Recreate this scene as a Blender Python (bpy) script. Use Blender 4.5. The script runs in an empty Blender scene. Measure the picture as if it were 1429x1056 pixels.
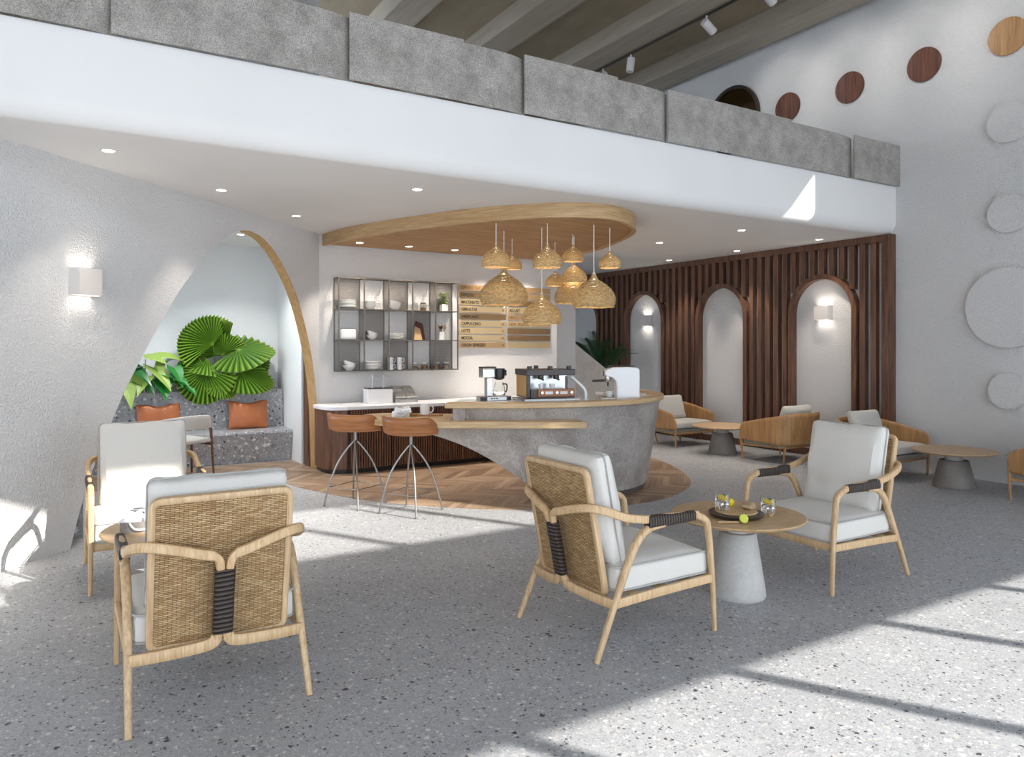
import bpy, bmesh, math, random
from mathutils import Vector, Matrix, noise
PI = math.pi
R = math.radians
C = bpy.context.scene.collection
sc = bpy.context.scene

# ------------------------------------------------------------ materials
MATS = {}
def new_mat(name):
    m = bpy.data.materials.new(name); m.use_nodes = True
    nt = m.node_tree
    b = nt.nodes['Principled BSDF']
    MATS[name] = m
    return m, nt, b
def N(nt, t, **kw):
    n = nt.nodes.new(t)
    for k, v in kw.items():
        if k.startswith('_'): setattr(n, k[1:], v)
        else: n.inputs[k.replace('__', ' ')].default_value = v
    return n
def L(nt, a, b): nt.links.new(a, b)
def coords(nt, scale=(1, 1, 1), kind='Object', rot=(0, 0, 0)):
    tc = N(nt, 'ShaderNodeTexCoord'); mp = N(nt, 'ShaderNodeMapping')
    mp.inputs['Scale'].default_value = scale; mp.inputs['Rotation'].default_value = rot
    L(nt, tc.outputs[kind], mp.inputs['Vector']); return mp.outputs[0]
def ramp(nt, fac, stops, interp='LINEAR'):
    r = N(nt, 'ShaderNodeValToRGB'); e = r.color_ramp.elements
    r.color_ramp.interpolation = interp
    while len(e) < len(stops): e.new(0.5)
    for i, (p, c) in enumerate(stops):
        e[i].position = p; e[i].color = (c[0], c[1], c[2], 1)
    L(nt, fac, r.inputs[0]); return r.outputs[0]
def bump(nt, b, h, strength=0.3, dist=0.01):
    n = N(nt, 'ShaderNodeBump'); n.inputs['Strength'].default_value = strength; n.inputs['Distance'].default_value = dist
    L(nt, h, n.inputs['Height']); L(nt, n.outputs[0], b.inputs['Normal'])
def plain(name, col, rough=0.5, metal=0.0, emit=None, estr=0, bumpy=None, spec=None, coat=0):
    m, nt, b = new_mat(name)
    b.inputs['Base Color'].default_value = (*col, 1); b.inputs['Roughness'].default_value = rough; b.inputs['Metallic'].default_value = metal
    if spec is not None: b.inputs['Specular IOR Level'].default_value = spec
    if coat: b.inputs['Coat Weight'].default_value = coat
    if emit: b.inputs['Emission Color'].default_value = (*emit, 1); b.inputs['Emission Strength'].default_value = estr
    v = coords(nt)
    nz = N(nt, 'ShaderNodeTexNoise', Scale=(bumpy[0] if bumpy else 40), Detail=3.0); L(nt, v, nz.inputs['Vector'])
    if bumpy: bump(nt, b, nz.outputs[0], bumpy[1], bumpy[2])
    else:
        mr = N(nt, 'ShaderNodeMapRange'); L(nt, nz.outputs[0], mr.inputs[0]); mr.inputs[3].default_value = max(0.02, rough-0.02); mr.inputs[4].default_value = rough+0.02
        L(nt, mr.outputs[0], b.inputs['Roughness'])
    return m
def wood(name, c1, c2, scale=(30, 30, 2), rough=0.45, c3=None, bs=0.08):
    m, nt, b = new_mat(name)
    v = coords(nt, scale)
    nz = N(nt, 'ShaderNodeTexNoise', Scale=1.0, Detail=5.0, Roughness=0.65, Distortion=0.6); L(nt, v, nz.inputs['Vector'])
    c3 = c3 or tuple((a+d)/2 for a, d in zip(c1, c2))
    L(nt, ramp(nt, nz.outputs[0], [(0.32, c1), (0.5, c3), (0.68, c2)]), b.inputs['Base Color'])
    b.inputs['Roughness'].default_value = rough
    bump(nt, b, nz.outputs[0], bs, 0.004)
    return m

OAKL, OAKD = (0.42, 0.265, 0.135), (0.66, 0.475, 0.28)
wood('oak', OAKL, OAKD, (60, 60, 5))
wood('oak_rail', (0.46, 0.29, 0.14), (0.68, 0.48, 0.28), (90, 90, 6))
wood('oak_top', (0.44, 0.275, 0.135), (0.64, 0.45, 0.26), (6, 60, 60), 0.4)
wood('oak_counter', (0.50, 0.32, 0.15), (0.72, 0.52, 0.30), (4, 4, 55), 0.4)
wood('canopy_rim', (0.40, 0.24, 0.10), (0.62, 0.42, 0.22), (3, 3, 60), 0.45)
wood('oak_trim', (0.40, 0.235, 0.09), (0.58, 0.37, 0.17), (30, 30, 3))
wood('ply', (0.30, 0.15, 0.055), (0.50, 0.28, 0.12), (28, 28, 2.2), 0.4)
wood('stool_wood', (0.27, 0.095, 0.03), (0.48, 0.20, 0.075), (3, 3, 60), 0.35)
wood('walnut', (0.055, 0.022, 0.012), (0.20, 0.093, 0.052), (26, 26, 1.6), 0.4)
wood('walnut_disc', (0.05, 0.014, 0.008), (0.19, 0.065, 0.035), (4, 26, 1.6), 0.5)
wood('board_light', (0.45, 0.28, 0.13), (0.62, 0.42, 0.22), (40, 40, 4))
wood('board_dark', (0.06, 0.02, 0.012), (0.12, 0.045, 0.025), (40, 40, 4))
wood('beam_wood', (0.30, 0.255, 0.20), (0.38, 0.33, 0.27), (12, 1, 12), 0.6)
wood('roof_board', (0.24, 0.19, 0.125), (0.31, 0.25, 0.175), (3, 1, 3), 0.7)

def canopy_mat():
    m, nt, b = new_mat('canopy_wood')
    v = coords(nt, (2.5, 45, 30)); nz = N(nt, 'ShaderNodeTexNoise', Scale=1.0, Detail=4.0, Distortion=0.5); L(nt, v, nz.inputs['Vector'])
    L(nt, ramp(nt, nz.outputs[0], [(0.3, (0.34, 0.17, 0.06)), (0.7, (0.60, 0.36, 0.15))]), b.inputs['Base Color'])
    w = N(nt, 'ShaderNodeTexWave', Scale=9.0); w.bands_direction = 'Y'; L(nt, coords(nt), w.inputs['Vector'])
    bump(nt, b, w.outputs['Fac'], 0.7, 0.02); b.inputs['Roughness'].default_value = 0.5
canopy_mat()

def plaster(name, col, sc_=55, st=0.55, dist=0.012):
    m, nt, b = new_mat(name)
    v = coords(nt)
    nz = N(nt, 'ShaderNodeTexNoise', Scale=sc_, Detail=2.0, Roughness=0.5); L(nt, v, nz.inputs['Vector'])
    n2 = N(nt, 'ShaderNodeTexNoise', Scale=0.8, Detail=2.0); L(nt, v, n2.inputs['Vector'])
    L(nt, ramp(nt, n2.outputs[0], [(0.3, tuple(c*0.95 for c in col)), (0.7, col)]), b.inputs['Base Color'])
    b.inputs['Roughness'].default_value = 0.9; bump(nt, b, nz.outputs[0], st, dist)
plaster('plaster', (0.72, 0.708, 0.70), 75, 1.0, 0.018)
plaster('plaster_soft', (0.76, 0.735, 0.715), 80, 0.9, 0.014)
plaster('alcove_plaster', (0.82, 0.82, 0.81), 60, 0.6, 0.012)
plaster('paint', (0.83, 0.83, 0.83), 90, 0.03, 0.002)
plaster('ceiling_paint', (0.84, 0.82, 0.80), 90, 0.03, 0.002)

def concrete(name, a, c, scale=3.0, veins=False, speck=160, sf=0.55):
    m, nt, b = new_mat(name)
    v = coords(nt)
    n1 = N(nt, 'ShaderNodeTexNoise', Scale=scale, Detail=8.0, Roughness=0.7); L(nt, v, n1.inputs['Vector'])
    n2 = N(nt, 'ShaderNodeTexNoise', Scale=speck, Detail=2.0); L(nt, v, n2.inputs['Vector'])
    col = ramp(nt, n1.outputs[0], [(0.3, a), (0.7, c)])
    mx = N(nt, 'ShaderNodeMix', _data_type='RGBA', _blend_type='OVERLAY'); mx.inputs[0].default_value = sf
    L(nt, col, mx.inputs[6]); L(nt, ramp(nt, n2.outputs[0], [(0.35, (0.3,)*3), (0.65, (0.7,)*3)]), mx.inputs[7])
    out = mx.outputs[2]
    if veins:
        n3 = N(nt, 'ShaderNodeTexNoise', Scale=1.6, Detail=6.0, Roughness=0.55, Distortion=0.5); L(nt, v, n3.inputs['Vector'])
        vm = ramp(nt, n3.outputs[0], [(0.488, (0, 0, 0)), (0.5, (0.42,)*3), (0.512, (0, 0, 0))])
        m2 = N(nt, 'ShaderNodeMix', _data_type='RGBA'); L(nt, vm, m2.inputs[0]); L(nt, out, m2.inputs[6]); m2.inputs[7].default_value = (0.62, 0.58, 0.56, 1)
        out = m2.outputs[2]
    L(nt, out, b.inputs['Base Color']); b.inputs['Roughness'].default_value = 0.6
    bump(nt, b, n2.outputs[0], 0.2, 0.004)
concrete('concrete_panel', (0.245, 0.222, 0.20), (0.44, 0.41, 0.375), 5.0, speck=120, sf=0.8)
concrete('bar_stone', (0.25, 0.215, 0.19), (0.50, 0.455, 0.42), 2.6, True, speck=110, sf=0.6)
concrete('table_concrete', (0.42, 0.405, 0.385), (0.54, 0.525, 0.50), 3.0, speck=40, sf=0.12)
concrete('table_concrete_dark', (0.15, 0.135, 0.12), (0.26, 0.235, 0.21), 3.0, speck=60, sf=0.2)
concrete('ramp_stone', (0.47, 0.43, 0.385), (0.60, 0.56, 0.51), 8, speck=60, sf=0.3)

def terrazzo(name, base, layers, rough=0.45, stretch=(1, 1, 1)):
    m, nt, b = new_mat(name)
    v = coords(nt, stretch)
    n1 = N(nt, 'ShaderNodeTexNoise', Scale=2.5, Detail=5.0, Roughness=0.7); L(nt, v, n1.inputs['Vector'])
    out = ramp(nt, n1.outputs[0], [(0.3, tuple(x*0.88 for x in base)), (0.7, tuple(min(1, x*1.1) for x in base))])
    nd = N(nt, 'ShaderNodeTexNoise', Scale=30.0, Detail=2.0); L(nt, v, nd.inputs['Vector'])
    for scl, thr, stops in layers:
        ad = N(nt, 'ShaderNodeMix', _data_type='RGBA', _blend_type='ADD'); ad.inputs[0].default_value = 0.9/scl
        L(nt, v, ad.inputs[6]); L(nt, nd.outputs['Color'], ad.inputs[7])
        vo = N(nt, 'ShaderNodeTexVoronoi', Scale=scl, Randomness=1.0); vo.distance = 'MANHATTAN'; L(nt, ad.outputs[2], vo.inputs['Vector'])
        sp = N(nt, 'ShaderNodeSeparateColor'); L(nt, vo.outputs['Color'], sp.inputs[0])
        chip = ramp(nt, sp.outputs[0], stops, 'CONSTANT')
        mul = N(nt, 'ShaderNodeMath', _operation='MULTIPLY'); L(nt, sp.outputs[1], mul.inputs[0]); mul.inputs[1].default_value = thr
        ls = N(nt, 'ShaderNodeMath', _operation='LESS_THAN'); L(nt, vo.outputs['Distance'], ls.inputs[0]); L(nt, mul.outputs[0], ls.inputs[1])
        mx = N(nt, 'ShaderNodeMix', _data_type='RGBA'); L(nt, ls.outputs[0], mx.inputs[0]); L(nt, out, mx.inputs[6]); L(nt, chip, mx.inputs[7])
        out = mx.outputs[2]
    L(nt, out, b.inputs['Base Color']); b.inputs['Roughness'].default_value = rough
WH, BK, G1, G2, G3 = (0.72, 0.71, 0.70), (0.05, 0.05, 0.055), (0.22, 0.215, 0.225), (0.38, 0.375, 0.385), (0.50, 0.47, 0.44)
terrazzo('terrazzo', (0.375, 0.385, 0.41), [
    (150, 0.9, [(0, (0.30, 0.305, 0.325)), (0.35, (0.42, 0.425, 0.445)), (0.65, (0.50,)*3), (0.84, (0.20, 0.20, 0.215)), (0.92, (0.56,)*3)]),
    (70, 0.9, [(0, (0.30, 0.30, 0.32)), (0.3, (0.40, 0.405, 0.42)), (0.55, (0.47,)*3), (0.76, (0.62, 0.615, 0.60)), (0.88, (0.09, 0.09, 0.10))]),
    (34, 0.62, [(0, (0.32, 0.32, 0.335)), (0.25, (0.44, 0.44, 0.45)), (0.5, (0.28, 0.28, 0.295)), (0.66, (0.62, 0.615, 0.60)), (0.86, BK), (0.94, (0.48, 0.46, 0.43))])], 0.5)
terrazzo('terrazzo_bench', (0.34, 0.335, 0.345), [
    (60, 0.9, [(0, G1), (0.3, G2), (0.6, (0.46,)*3), (0.78, WH), (0.9, BK)]),
    (20, 0.85, [(0, G2), (0.25, WH), (0.45, G1), (0.6, (0.6, 0.56, 0.53)), (0.72, BK), (0.84, G3)])], 0.35)

def chevron():
    m, nt, b = new_mat('chevron_floor')
    v = coords(nt, (1, 1, 1), rot=(0, 0, R(0)))
    s = N(nt, 'ShaderNodeSeparateXYZ'); L(nt, v, s.inputs[0])
    def M(op, a, bb=None):
        n = N(nt, 'ShaderNodeMath', _operation=op)
        for i, q in enumerate((a, bb)):
            if q is None: continue
            if isinstance(q, (int, float)): n.inputs[i].default_value = q
            else: L(nt, q, n.inputs[i])
        return n.outputs[0]
    u = M('DIVIDE', s.outputs[1], 0.42); fu = M('FRACT', u); col = M('FLOOR', u)
    par = M('MULTIPLY', M('FRACT', M('MULTIPLY', col, 0.5)), 2.0)     # 0 or 1
    tri = M('ABSOLUTE', M('SUBTRACT', par, fu))
    vv = M('DIVIDE', M('ADD', s.outputs[0], M('MULTIPLY', tri, 0.42)), 0.11)
    idx = M('FLOOR', vv); fr = M('FRACT', vv)
    cb = N(nt, 'ShaderNodeCombineXYZ'); L(nt, idx, cb.inputs[0]); L(nt, col, cb.inputs[1])
    wn = N(nt, 'ShaderNodeTexWhiteNoise', _noise_dimensions='3D'); L(nt, cb.outputs[0], wn.inputs['Vector'])
    base = ramp(nt, wn.outputs['Value'], [(0.0, (0.20, 0.125, 0.078)), (0.4, (0.29, 0.19, 0.122)), (1.0, (0.42, 0.295, 0.20))])
    cg = N(nt, 'ShaderNodeCombineXYZ'); L(nt, M('MULTIPLY', vv, 3.0), cg.inputs[0]); L(nt, M('MULTIPLY', fu, 1.2), cg.inputs[1]); L(nt, wn.outputs['Value'], cg.inputs[2])
    gn = N(nt, 'ShaderNodeTexNoise', Scale=2.0, Detail=4.0); L(nt, cg.outputs[0], gn.inputs['Vector'])
    mx = N(nt, 'ShaderNodeMix', _data_type='RGBA', _blend_type='OVERLAY'); mx.inputs[0].default_value = 0.7
    L(nt, base, mx.inputs[6]); L(nt, ramp(nt, gn.outputs[0], [(0.3, (0.32,)*3), (0.7, (0.68,)*3)]), mx.inputs[7])
    gap = M('MAXIMUM', M('LESS_THAN', fr, 0.035), M('LESS_THAN', fu, 0.01))
    m2 = N(nt, 'ShaderNodeMix', _data_type='RGBA'); L(nt, gap, m2.inputs[0]); L(nt, mx.outputs[2], m2.inputs[6]); m2.inputs[7].default_value = (0.1, 0.055, 0.03, 1)
    L(nt, m2.outputs[2], b.inputs['Base Color']); b.inputs['Roughness'].default_value = 0.42
chevron()

def weave(name, c1, c2, dark, sx=22, sz=60, axes='XZ', bs=0.8):
    m, nt, b = new_mat(name)
    tc = N(nt, 'ShaderNodeTexCoord'); s = N(nt, 'ShaderNodeSeparateXYZ'); L(nt, tc.outputs['Object'], s.inputs[0])
    cb = N(nt, 'ShaderNodeCombineXYZ'); L(nt, s.outputs[0], cb.inputs[0]); L(nt, s.outputs[2], cb.inputs[1])
    br = N(nt, 'ShaderNodeTexBrick', Scale=1.0); br.inputs['Brick Width'].default_value = 1.0/sx*2; br.inputs['Row Height'].default_value = 1.0/sz
    br.inputs['Mortar Size'].default_value = 0.0016; br.inputs['Mortar Smooth'].default_value = 0.6
    br.inputs['Color1'].default_value = (*c1, 1); br.inputs['Color2'].default_value = (*c2, 1); br.inputs['Mortar'].default_value = (*dark, 1)
    L(nt, cb.outputs[0], br.inputs['Vector'])
    nz = N(nt, 'ShaderNodeTexNoise', Scale=9.0, Detail=6.0, Roughness=0.75); L(nt, cb.outputs[0], nz.inputs['Vector'])
    mx = N(nt, 'ShaderNodeMix', _data_type='RGBA', _blend_type='OVERLAY'); mx.inputs[0].default_value = 0.5
    L(nt, br.outputs['Color'], mx.inputs[6]); L(nt, ramp(nt, nz.outputs[0], [(0.3, (0.3,)*3), (0.7, (0.7,)*3)]), mx.inputs[7])
    L(nt, mx.outputs[2], b.inputs['Base Color']); b.inputs['Roughness'].default_value = 0.6
    inv = N(nt, 'ShaderNodeMath', _operation='SUBTRACT'); inv.inputs[0].default_value = 1; L(nt, br.outputs['Fac'], inv.inputs[1])
    bump(nt, b, inv.outputs[0], bs, 0.006)
weave('rattan', (0.38, 0.215, 0.085), (0.60, 0.42, 0.22), (0.13, 0.06, 0.02), 56, 120, bs=1.0)

def fabric(name, col, var=0.93):
    m, nt, b = new_mat(name)
    v = coords(nt)
    n1 = N(nt, 'ShaderNodeTexNoise', Scale=260.0, Detail=2.0); L(nt, v, n1.inputs['Vector'])
    n2 = N(nt, 'ShaderNodeTexNoise', Scale=6.0, Detail=3.0); L(nt, v, n2.inputs['Vector'])
    L(nt, ramp(nt, n1.outputs[0], [(0.3, tuple(c*var for c in col)), (0.7, col)]), b.inputs['Base Color'])
    ad = N(nt, 'ShaderNodeMath', _operation='MULTIPLY_ADD'); L(nt, n2.outputs[0], ad.inputs[0]); ad.inputs[1].default_value = 3.0; L(nt, n1.outputs[0], ad.inputs[2])
    b.inputs['Roughness'].default_value = 0.95; b.inputs['Sheen Weight'].default_value = 0.2
    bump(nt, b, ad.outputs[0], 0.25, 0.006)
fabric('linen', (0.66, 0.632, 0.59))
fabric('linen_warm', (0.56, 0.53, 0.48))
fabric('fabric_taupe', (0.30, 0.28, 0.235), 0.8)
fabric('piping', (0.42, 0.41, 0.39))
plain('leather', (0.43, 0.13, 0.04), 0.42, bumpy=(90, 0.25, 0.004))
def wrapmat(name, axis, sc_):
    m, nt, b = new_mat(name)
    w = N(nt, 'ShaderNodeTexWave', Scale=sc_, Distortion=1.2); w.inputs['Detail'].default_value = 1.0
    w.bands_direction = axis; L(nt, coords(nt), w.inputs['Vector'])
    L(nt, ramp(nt, w.outputs['Fac'], [(0.15, (0.012, 0.007, 0.005)), (0.6, (0.035, 0.020, 0.015)), (0.95, (0.085, 0.058, 0.048))]), b.inputs['Base Color'])
    b.inputs['Roughness'].default_value = 0.5; bump(nt, b, w.outputs['Fac'], 0.8, 0.008)
wrapmat('arm_leather', 'Y', 17); wrapmat('back_leather', 'Z', 15)
plain('shelf_metal', (0.17, 0.15, 0.125), 0.4, 0.6)
plain('steel', (0.55, 0.55, 0.54), 0.28, 1.0)
plain('stool_metal', (0.32, 0.31, 0.29), 0.35, 1.0)
plain('dark_metal', (0.06, 0.055, 0.05), 0.4, 0.6)
plain('black', (0.015, 0.014, 0.013), 0.35)
plain('brown_black', (0.045, 0.03, 0.024), 0.3)
plain('brass', (0.90, 0.68, 0.37), 0.42, 1.0)
plain('brass_dark', (0.46, 0.29, 0.14), 0.36, 1.0)
plain('brass_mid', (0.76, 0.50, 0.25), 0.42, 1.0)
plain('gold_panel', (0.62, 0.36, 0.10), 0.35, 0.4)
plain('lettering', (0.03, 0.02, 0.012), 0.5)
plain('lettering_faint', (0.22, 0.12, 0.05), 0.5)
plain('ceramic', (0.80, 0.79, 0.77), 0.18, coat=0.4)
plain('white_gloss', (0.84, 0.83, 0.83), 0.22, coat=0.4)
plain('white_marble', (0.80, 0.80, 0.82), 0.2)
plain('fixture_white', (0.66, 0.62, 0.60), 0.5)
plain('plinth', (0.10, 0.085, 0.085), 0.4)
plain('soil', (0.03, 0.02, 0.012), 0.95, bumpy=(40, 0.8, 0.02))
plain('leaf_fan', (0.10, 0.24, 0.025), 0.35)
plain('leaf_lime', (0.30, 0.43, 0.08), 0.4)
plain('leaf_deep', (0.02, 0.13, 0.025), 0.35)
plain('leaf_green', (0.02, 0.20, 0.025), 0.35)
plain('leaf_palm', (0.018, 0.085, 0.022), 0.32)
plain('stem', (0.10, 0.16, 0.04), 0.5)
plain('lemon', (0.85, 0.62, 0.03), 0.4, bumpy=(120, 0.2, 0.003))
plain('lime_flesh', (0.58, 0.60, 0.07), 0.4)
plain('coffee', (0.06, 0.025, 0.01), 0.4)
plain('cookie', (0.32, 0.16, 0.05), 0.8, bumpy=(60, 0.8, 0.01))
plain('paper_kraft', (0.42, 0.30, 0.18), 0.8)
plain('napkin', (0.82, 0.82, 0.82), 0.8)
plain('cord', (0.80, 0.78, 0.74), 0.6)
wood('wicker', (0.33, 0.20, 0.07), (0.72, 0.53, 0.27), (14, 14, 22), 0.6, bs=0.3)
plain('lamp_glow', (1, 1, 1), 0.5, emit=(1, 0.93, 0.82), estr=14)
plain('bulb_glow', (1, 1, 1), 0.5, emit=(1, 0.90, 0.74), estr=4)
plain('bronze_glass', (0.10, 0.06, 0.025), 0.08, 0.8)
def fanleaf():
    m = MATS['leaf_fan']; nt = m.node_tree; b = nt.nodes['Principled BSDF']
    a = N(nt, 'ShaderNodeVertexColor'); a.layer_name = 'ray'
    L(nt, ramp(nt, a.outputs[0], [(0.0, (0.018, 0.065, 0.005)), (0.5, (0.12, 0.25, 0.018)), (1.0, (0.50, 0.60, 0.12))]), b.inputs['Base Color'])  # leaf colour carries painted light: lit lime ridges, shaded dark folds
fanleaf()
def glass(name, tint=(1, 1, 1), ior=1.45, rough=0.0):
    m, nt, b = new_mat(name)
    b.inputs['Base Color'].default_value = (*tint, 1); b.inputs['Transmission Weight'].default_value = 1; b.inputs['Roughness'].default_value = rough; b.inputs['IOR'].default_value = ior
glass('glass'); glass('water', (0.97, 0.99, 1), 1.33); glass('jar_glass', (0.96, 0.98, 0.98), 1.2)
def perforated():
    m, nt, b = new_mat('perforated_sheet')
    b.inputs['Base Color'].default_value = (0.30, 0.27, 0.24, 1); b.inputs['Metallic'].default_value = 0.5; b.inputs['Roughness'].default_value = 0.45
    tc = N(nt, 'ShaderNodeTexCoord'); s = N(nt, 'ShaderNodeSeparateXYZ'); L(nt, tc.outputs['Object'], s.inputs[0])
    ad = N(nt, 'ShaderNodeMath', _operation='ADD'); L(nt, s.outputs[0], ad.inputs[0]); L(nt, s.outputs[1], ad.inputs[1])
    def M(op, a, q):
        n = N(nt, 'ShaderNodeMath', _operation=op); L(nt, a, n.inputs[0])
        if isinstance(q, (int, float)): n.inputs[1].default_value = q
        elif q is not None: L(nt, q, n.inputs[1])
        return n.outputs[0]
    p = 0.014
    row = M('DIVIDE', s.outputs[2], p); fl = M('FLOOR', row, None)
    off = M('MULTIPLY', M('FRACT', M('MULTIPLY', fl, 0.5), None), 1.0)
    cx = M('SUBTRACT', M('FRACT', M('ADD', M('DIVIDE', ad.outputs[0], p), off), None), 0.5)
    cy = M('SUBTRACT', M('FRACT', row, None), 0.5)
    d = M('ADD', M('MULTIPLY', cx, cx), M('MULTIPLY', cy, cy))
    L(nt, M('GREATER_THAN', d, 0.155), b.inputs['Alpha'])
perforated()

# ------------------------------------------------------------ mesh helpers
def finish(bm):
    bmesh.ops.recalc_face_normals(bm, faces=bm.faces[:])
def obj(name, bm, mat, parent=None, smooth=True, bevel=0, loc=None, rot=None, recalc=True, seg=2):
    if recalc: finish(bm)
    me = bpy.data.meshes.new(name); bm.to_mesh(me); bm.free()
    if smooth:
        for p in me.polygons: p.use_smooth = True
    mats = mat if isinstance(mat, (list, tuple)) else [mat]
    for k in mats: me.materials.append(MATS[k])
    o = bpy.data.objects.new(name, me); C.objects.link(o)
    if parent: o.parent = parent
    if loc: o.location = loc
    if rot: o.rotation_euler = rot
    if bevel:
        md = o.modifiers.new('bevel', 'BEVEL'); md.width = bevel; md.segments = seg; md.limit_method = 'ANGLE'; md.angle_limit = R(40)
        md.harden_normals = False
    if smooth:
        try: me.set_sharp_from_angle(angle=R(38))
        except Exception: pass
    return o
def thing(name, label, cat, loc=(0, 0, 0), rz=0, group=None):
    o = bpy.data.objects.new(name, None); C.objects.link(o); o.empty_display_size = 0.1
    o.location = loc; o.rotation_euler = (0, 0, rz); o['label'] = label; o['category'] = cat
    if group: o['group'] = group
    return o
def tag(o, label, cat, group=None):
    o['label'] = label; o['category'] = cat
    if group: o['group'] = group
    return o
def struct(name, bm, mat, **kw):
    o = obj(name, bm, mat, **kw); o['kind'] = 'structure'; return o
def dup(root, loc, rz=None, label=None, group=None, scale=None):
    def cp(o, par):
        c = o.copy(); C.objects.link(c)
        if par: c.parent = par
        for ch in o.children: cp(ch, c)
        return c
    r = cp(root, None); r.location = loc
    if rz is not None: r.rotation_euler = (0, 0, rz)
    if label: r['label'] = label
    if group: r['group'] = group
    if scale: r.scale = scale if isinstance(scale, tuple) else (scale,)*3
    return r
def nb(): return bmesh.new()
def box(bm, x0, x1, y0, y1, z0, z1, M=None):
    vs = [bm.verts.new(v) for v in [(x0,y0,z0),(x1,y0,z0),(x1,y1,z0),(x0,y1,z0),(x0,y0,z1),(x1,y0,z1),(x1,y1,z1),(x0,y1,z1)]]
    for f in [(0,3,2,1),(4,5,6,7),(0,1,5,4),(1,2,6,5),(2,3,7,6),(3,0,4,7)]: bm.faces.new([vs[i] for i in f])
    if M: bmesh.ops.transform(bm, matrix=M, verts=vs)
    return bm
def lathe(bm, prof, n=32, c=(0, 0, 0), cap=True):
    rings = []
    for r, z in prof:
        if r < 1e-5: rings.append([bm.verts.new((c[0], c[1], c[2]+z))])
        else: rings.append([bm.verts.new((c[0]+r*math.cos(2*PI*i/n), c[1]+r*math.sin(2*PI*i/n), c[2]+z)) for i in range(n)])
    for a, b in zip(rings, rings[1:]):
        for i in range(n):
            j = (i+1) % n
            if len(a) == 1 and len(b) == 1: continue
            if len(a) == 1: bm.faces.new((a[0], b[i], b[j]))
            elif len(b) == 1: bm.faces.new((a[i], a[j], b[0]))
            else: bm.faces.new((a[i], a[j], b[j], b[i]))
    if cap:
        for r_ in (rings[0], rings[-1]):
            if len(r_) > 2: bm.faces.new(r_)
    return bm
def prism(bm, poly, z0, z1):
    a = [bm.verts.new((p[0], p[1], z0)) for p in poly]; b = [bm.verts.new((p[0], p[1], z1)) for p in poly]
    n = len(poly); bm.faces.new(a); bm.faces.new(b)
    for i in range(n): bm.faces.new((a[i], a[(i+1) % n], b[(i+1) % n], b[i]))
    return bm
def cr(pts, n=6, closed=False):
    P = [Vector(p) for p in pts]; out = []
    m = len(P)
    for i in range(m if closed else m-1):
        if closed: p0, p1, p2, p3 = P[(i-1) % m], P[i], P[(i+1) % m], P[(i+2) % m]
        else: p0, p1, p2, p3 = P[max(i-1, 0)], P[i], P[i+1], P[min(i+2, m-1)]
        for k in range(n):
            t = k/n
            out.append(0.5*((2*p1)+(p2-p0)*t+(2*p0-5*p1+4*p2-p3)*t*t+(3*p1-p0-3*p2+p3)*t**3))
    if not closed: out.append(P[-1].copy())
    return out
def sweep(bm, pts, w, h, ref=(1, 0, 0), n=12, closed=False, e=0.6, cap=True):
    """sweep a rounded section; w along ref side, h across; w/h may be lists"""
    P = [Vector(p) for p in pts]; m = len(P); rings = []
    side = Vector(ref)
    for i, p in enumerate(P):
        if closed: t = (P[(i+1) % m]-P[i-1])
        else: t = P[min(i+1, m-1)]-P[max(i-1, 0)]
        t.normalize(); side = side-side.dot(t)*t; side.normalize(); up = t.cross(side)
        ww = w[i] if isinstance(w, (list, tuple)) else w; hh = h[i] if isinstance(h, (list, tuple)) else h
        ring = []
        for k in range(n):
            a = 2*PI*(k+0.5)/n; ca, sa = math.cos(a), math.sin(a)
            x = math.copysign(abs(ca)**e, ca)*ww/2; y = math.copysign(abs(sa)**e, sa)*hh/2
            ring.append(bm.verts.new(p+side*x+up*y))
        rings.append(ring)
    rng = range(m if closed else m-1)
    for i in rng:
        a, b = rings[i], rings[(i+1) % m]
        for k in range(n): bm.faces.new((a[k], a[(k+1) % n], b[(k+1) % n], b[k]))
    if cap and not closed: bm.faces.new(rings[0]); bm.faces.new(rings[-1])
    return bm
def tube(bm, pts, r, n=8, closed=False, ref=(0.13, 0.27, 1)):
    rr = [2*x for x in r] if isinstance(r, (list, tuple)) else 2*r
    return sweep(bm, pts, rr, rr, ref, n, closed, 1.0)
def pillow(w, d, h, r=0.03, bul=0.3, n=14, seed=0, pinch=0.0, wr=0.004, edge=0.0):
    """cushion centred on origin lying flat; bul = extra puff of top/bottom as a fraction of h"""
    bm = bmesh.new(); bmesh.ops.create_cube(bm, size=2)
    bmesh.ops.subdivide_edges(bm, edges=bm.edges[:], cuts=n, use_grid_fill=True)
    off = Vector((seed*3.1, seed*1.7, 0))
    for v in bm.verts:
        x, y, z = v.co
        px, py = x*w/2, y*d/2; hh = h/2
        q = Vector((px, py, z*hh))
        inner = Vector((max(-w/2+r, min(w/2-r, q.x)), max(-d/2+r, min(d/2-r, q.y)), max(-hh+r, min(hh-r, q.z))))
        dd = q-inner
        if dd.length > 1e-6: q = inner+dd.normalized()*r
        f = (1-x*x)*(1-y*y); f = max(f, 0)**0.5
        q.z = q.z*(1+bul*f) * (1-edge*(1-f))
        if pinch:
            q.x *= 1-pinch*(1-y*y)*abs(x); q.y *= 1-pinch*(1-x*x)*abs(y)
        s = noise.noise(q*9+off)*wr+noise.noise(q*23+off)*wr*0.35
        q += Vector((x, y, z)).normalized()*s
        v.co = q
    return bm
def Mt(loc=(0, 0, 0), rx=0, ry=0, rz=0):
    return Matrix.Translation(loc) @ Matrix.Rotation(rz, 4, 'Z') @ Matrix.Rotation(ry, 4, 'Y') @ Matrix.Rotation(rx, 4, 'X')
def xf(bm, M): bmesh.ops.transform(bm, matrix=M, verts=bm.verts[:]); return bm
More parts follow.
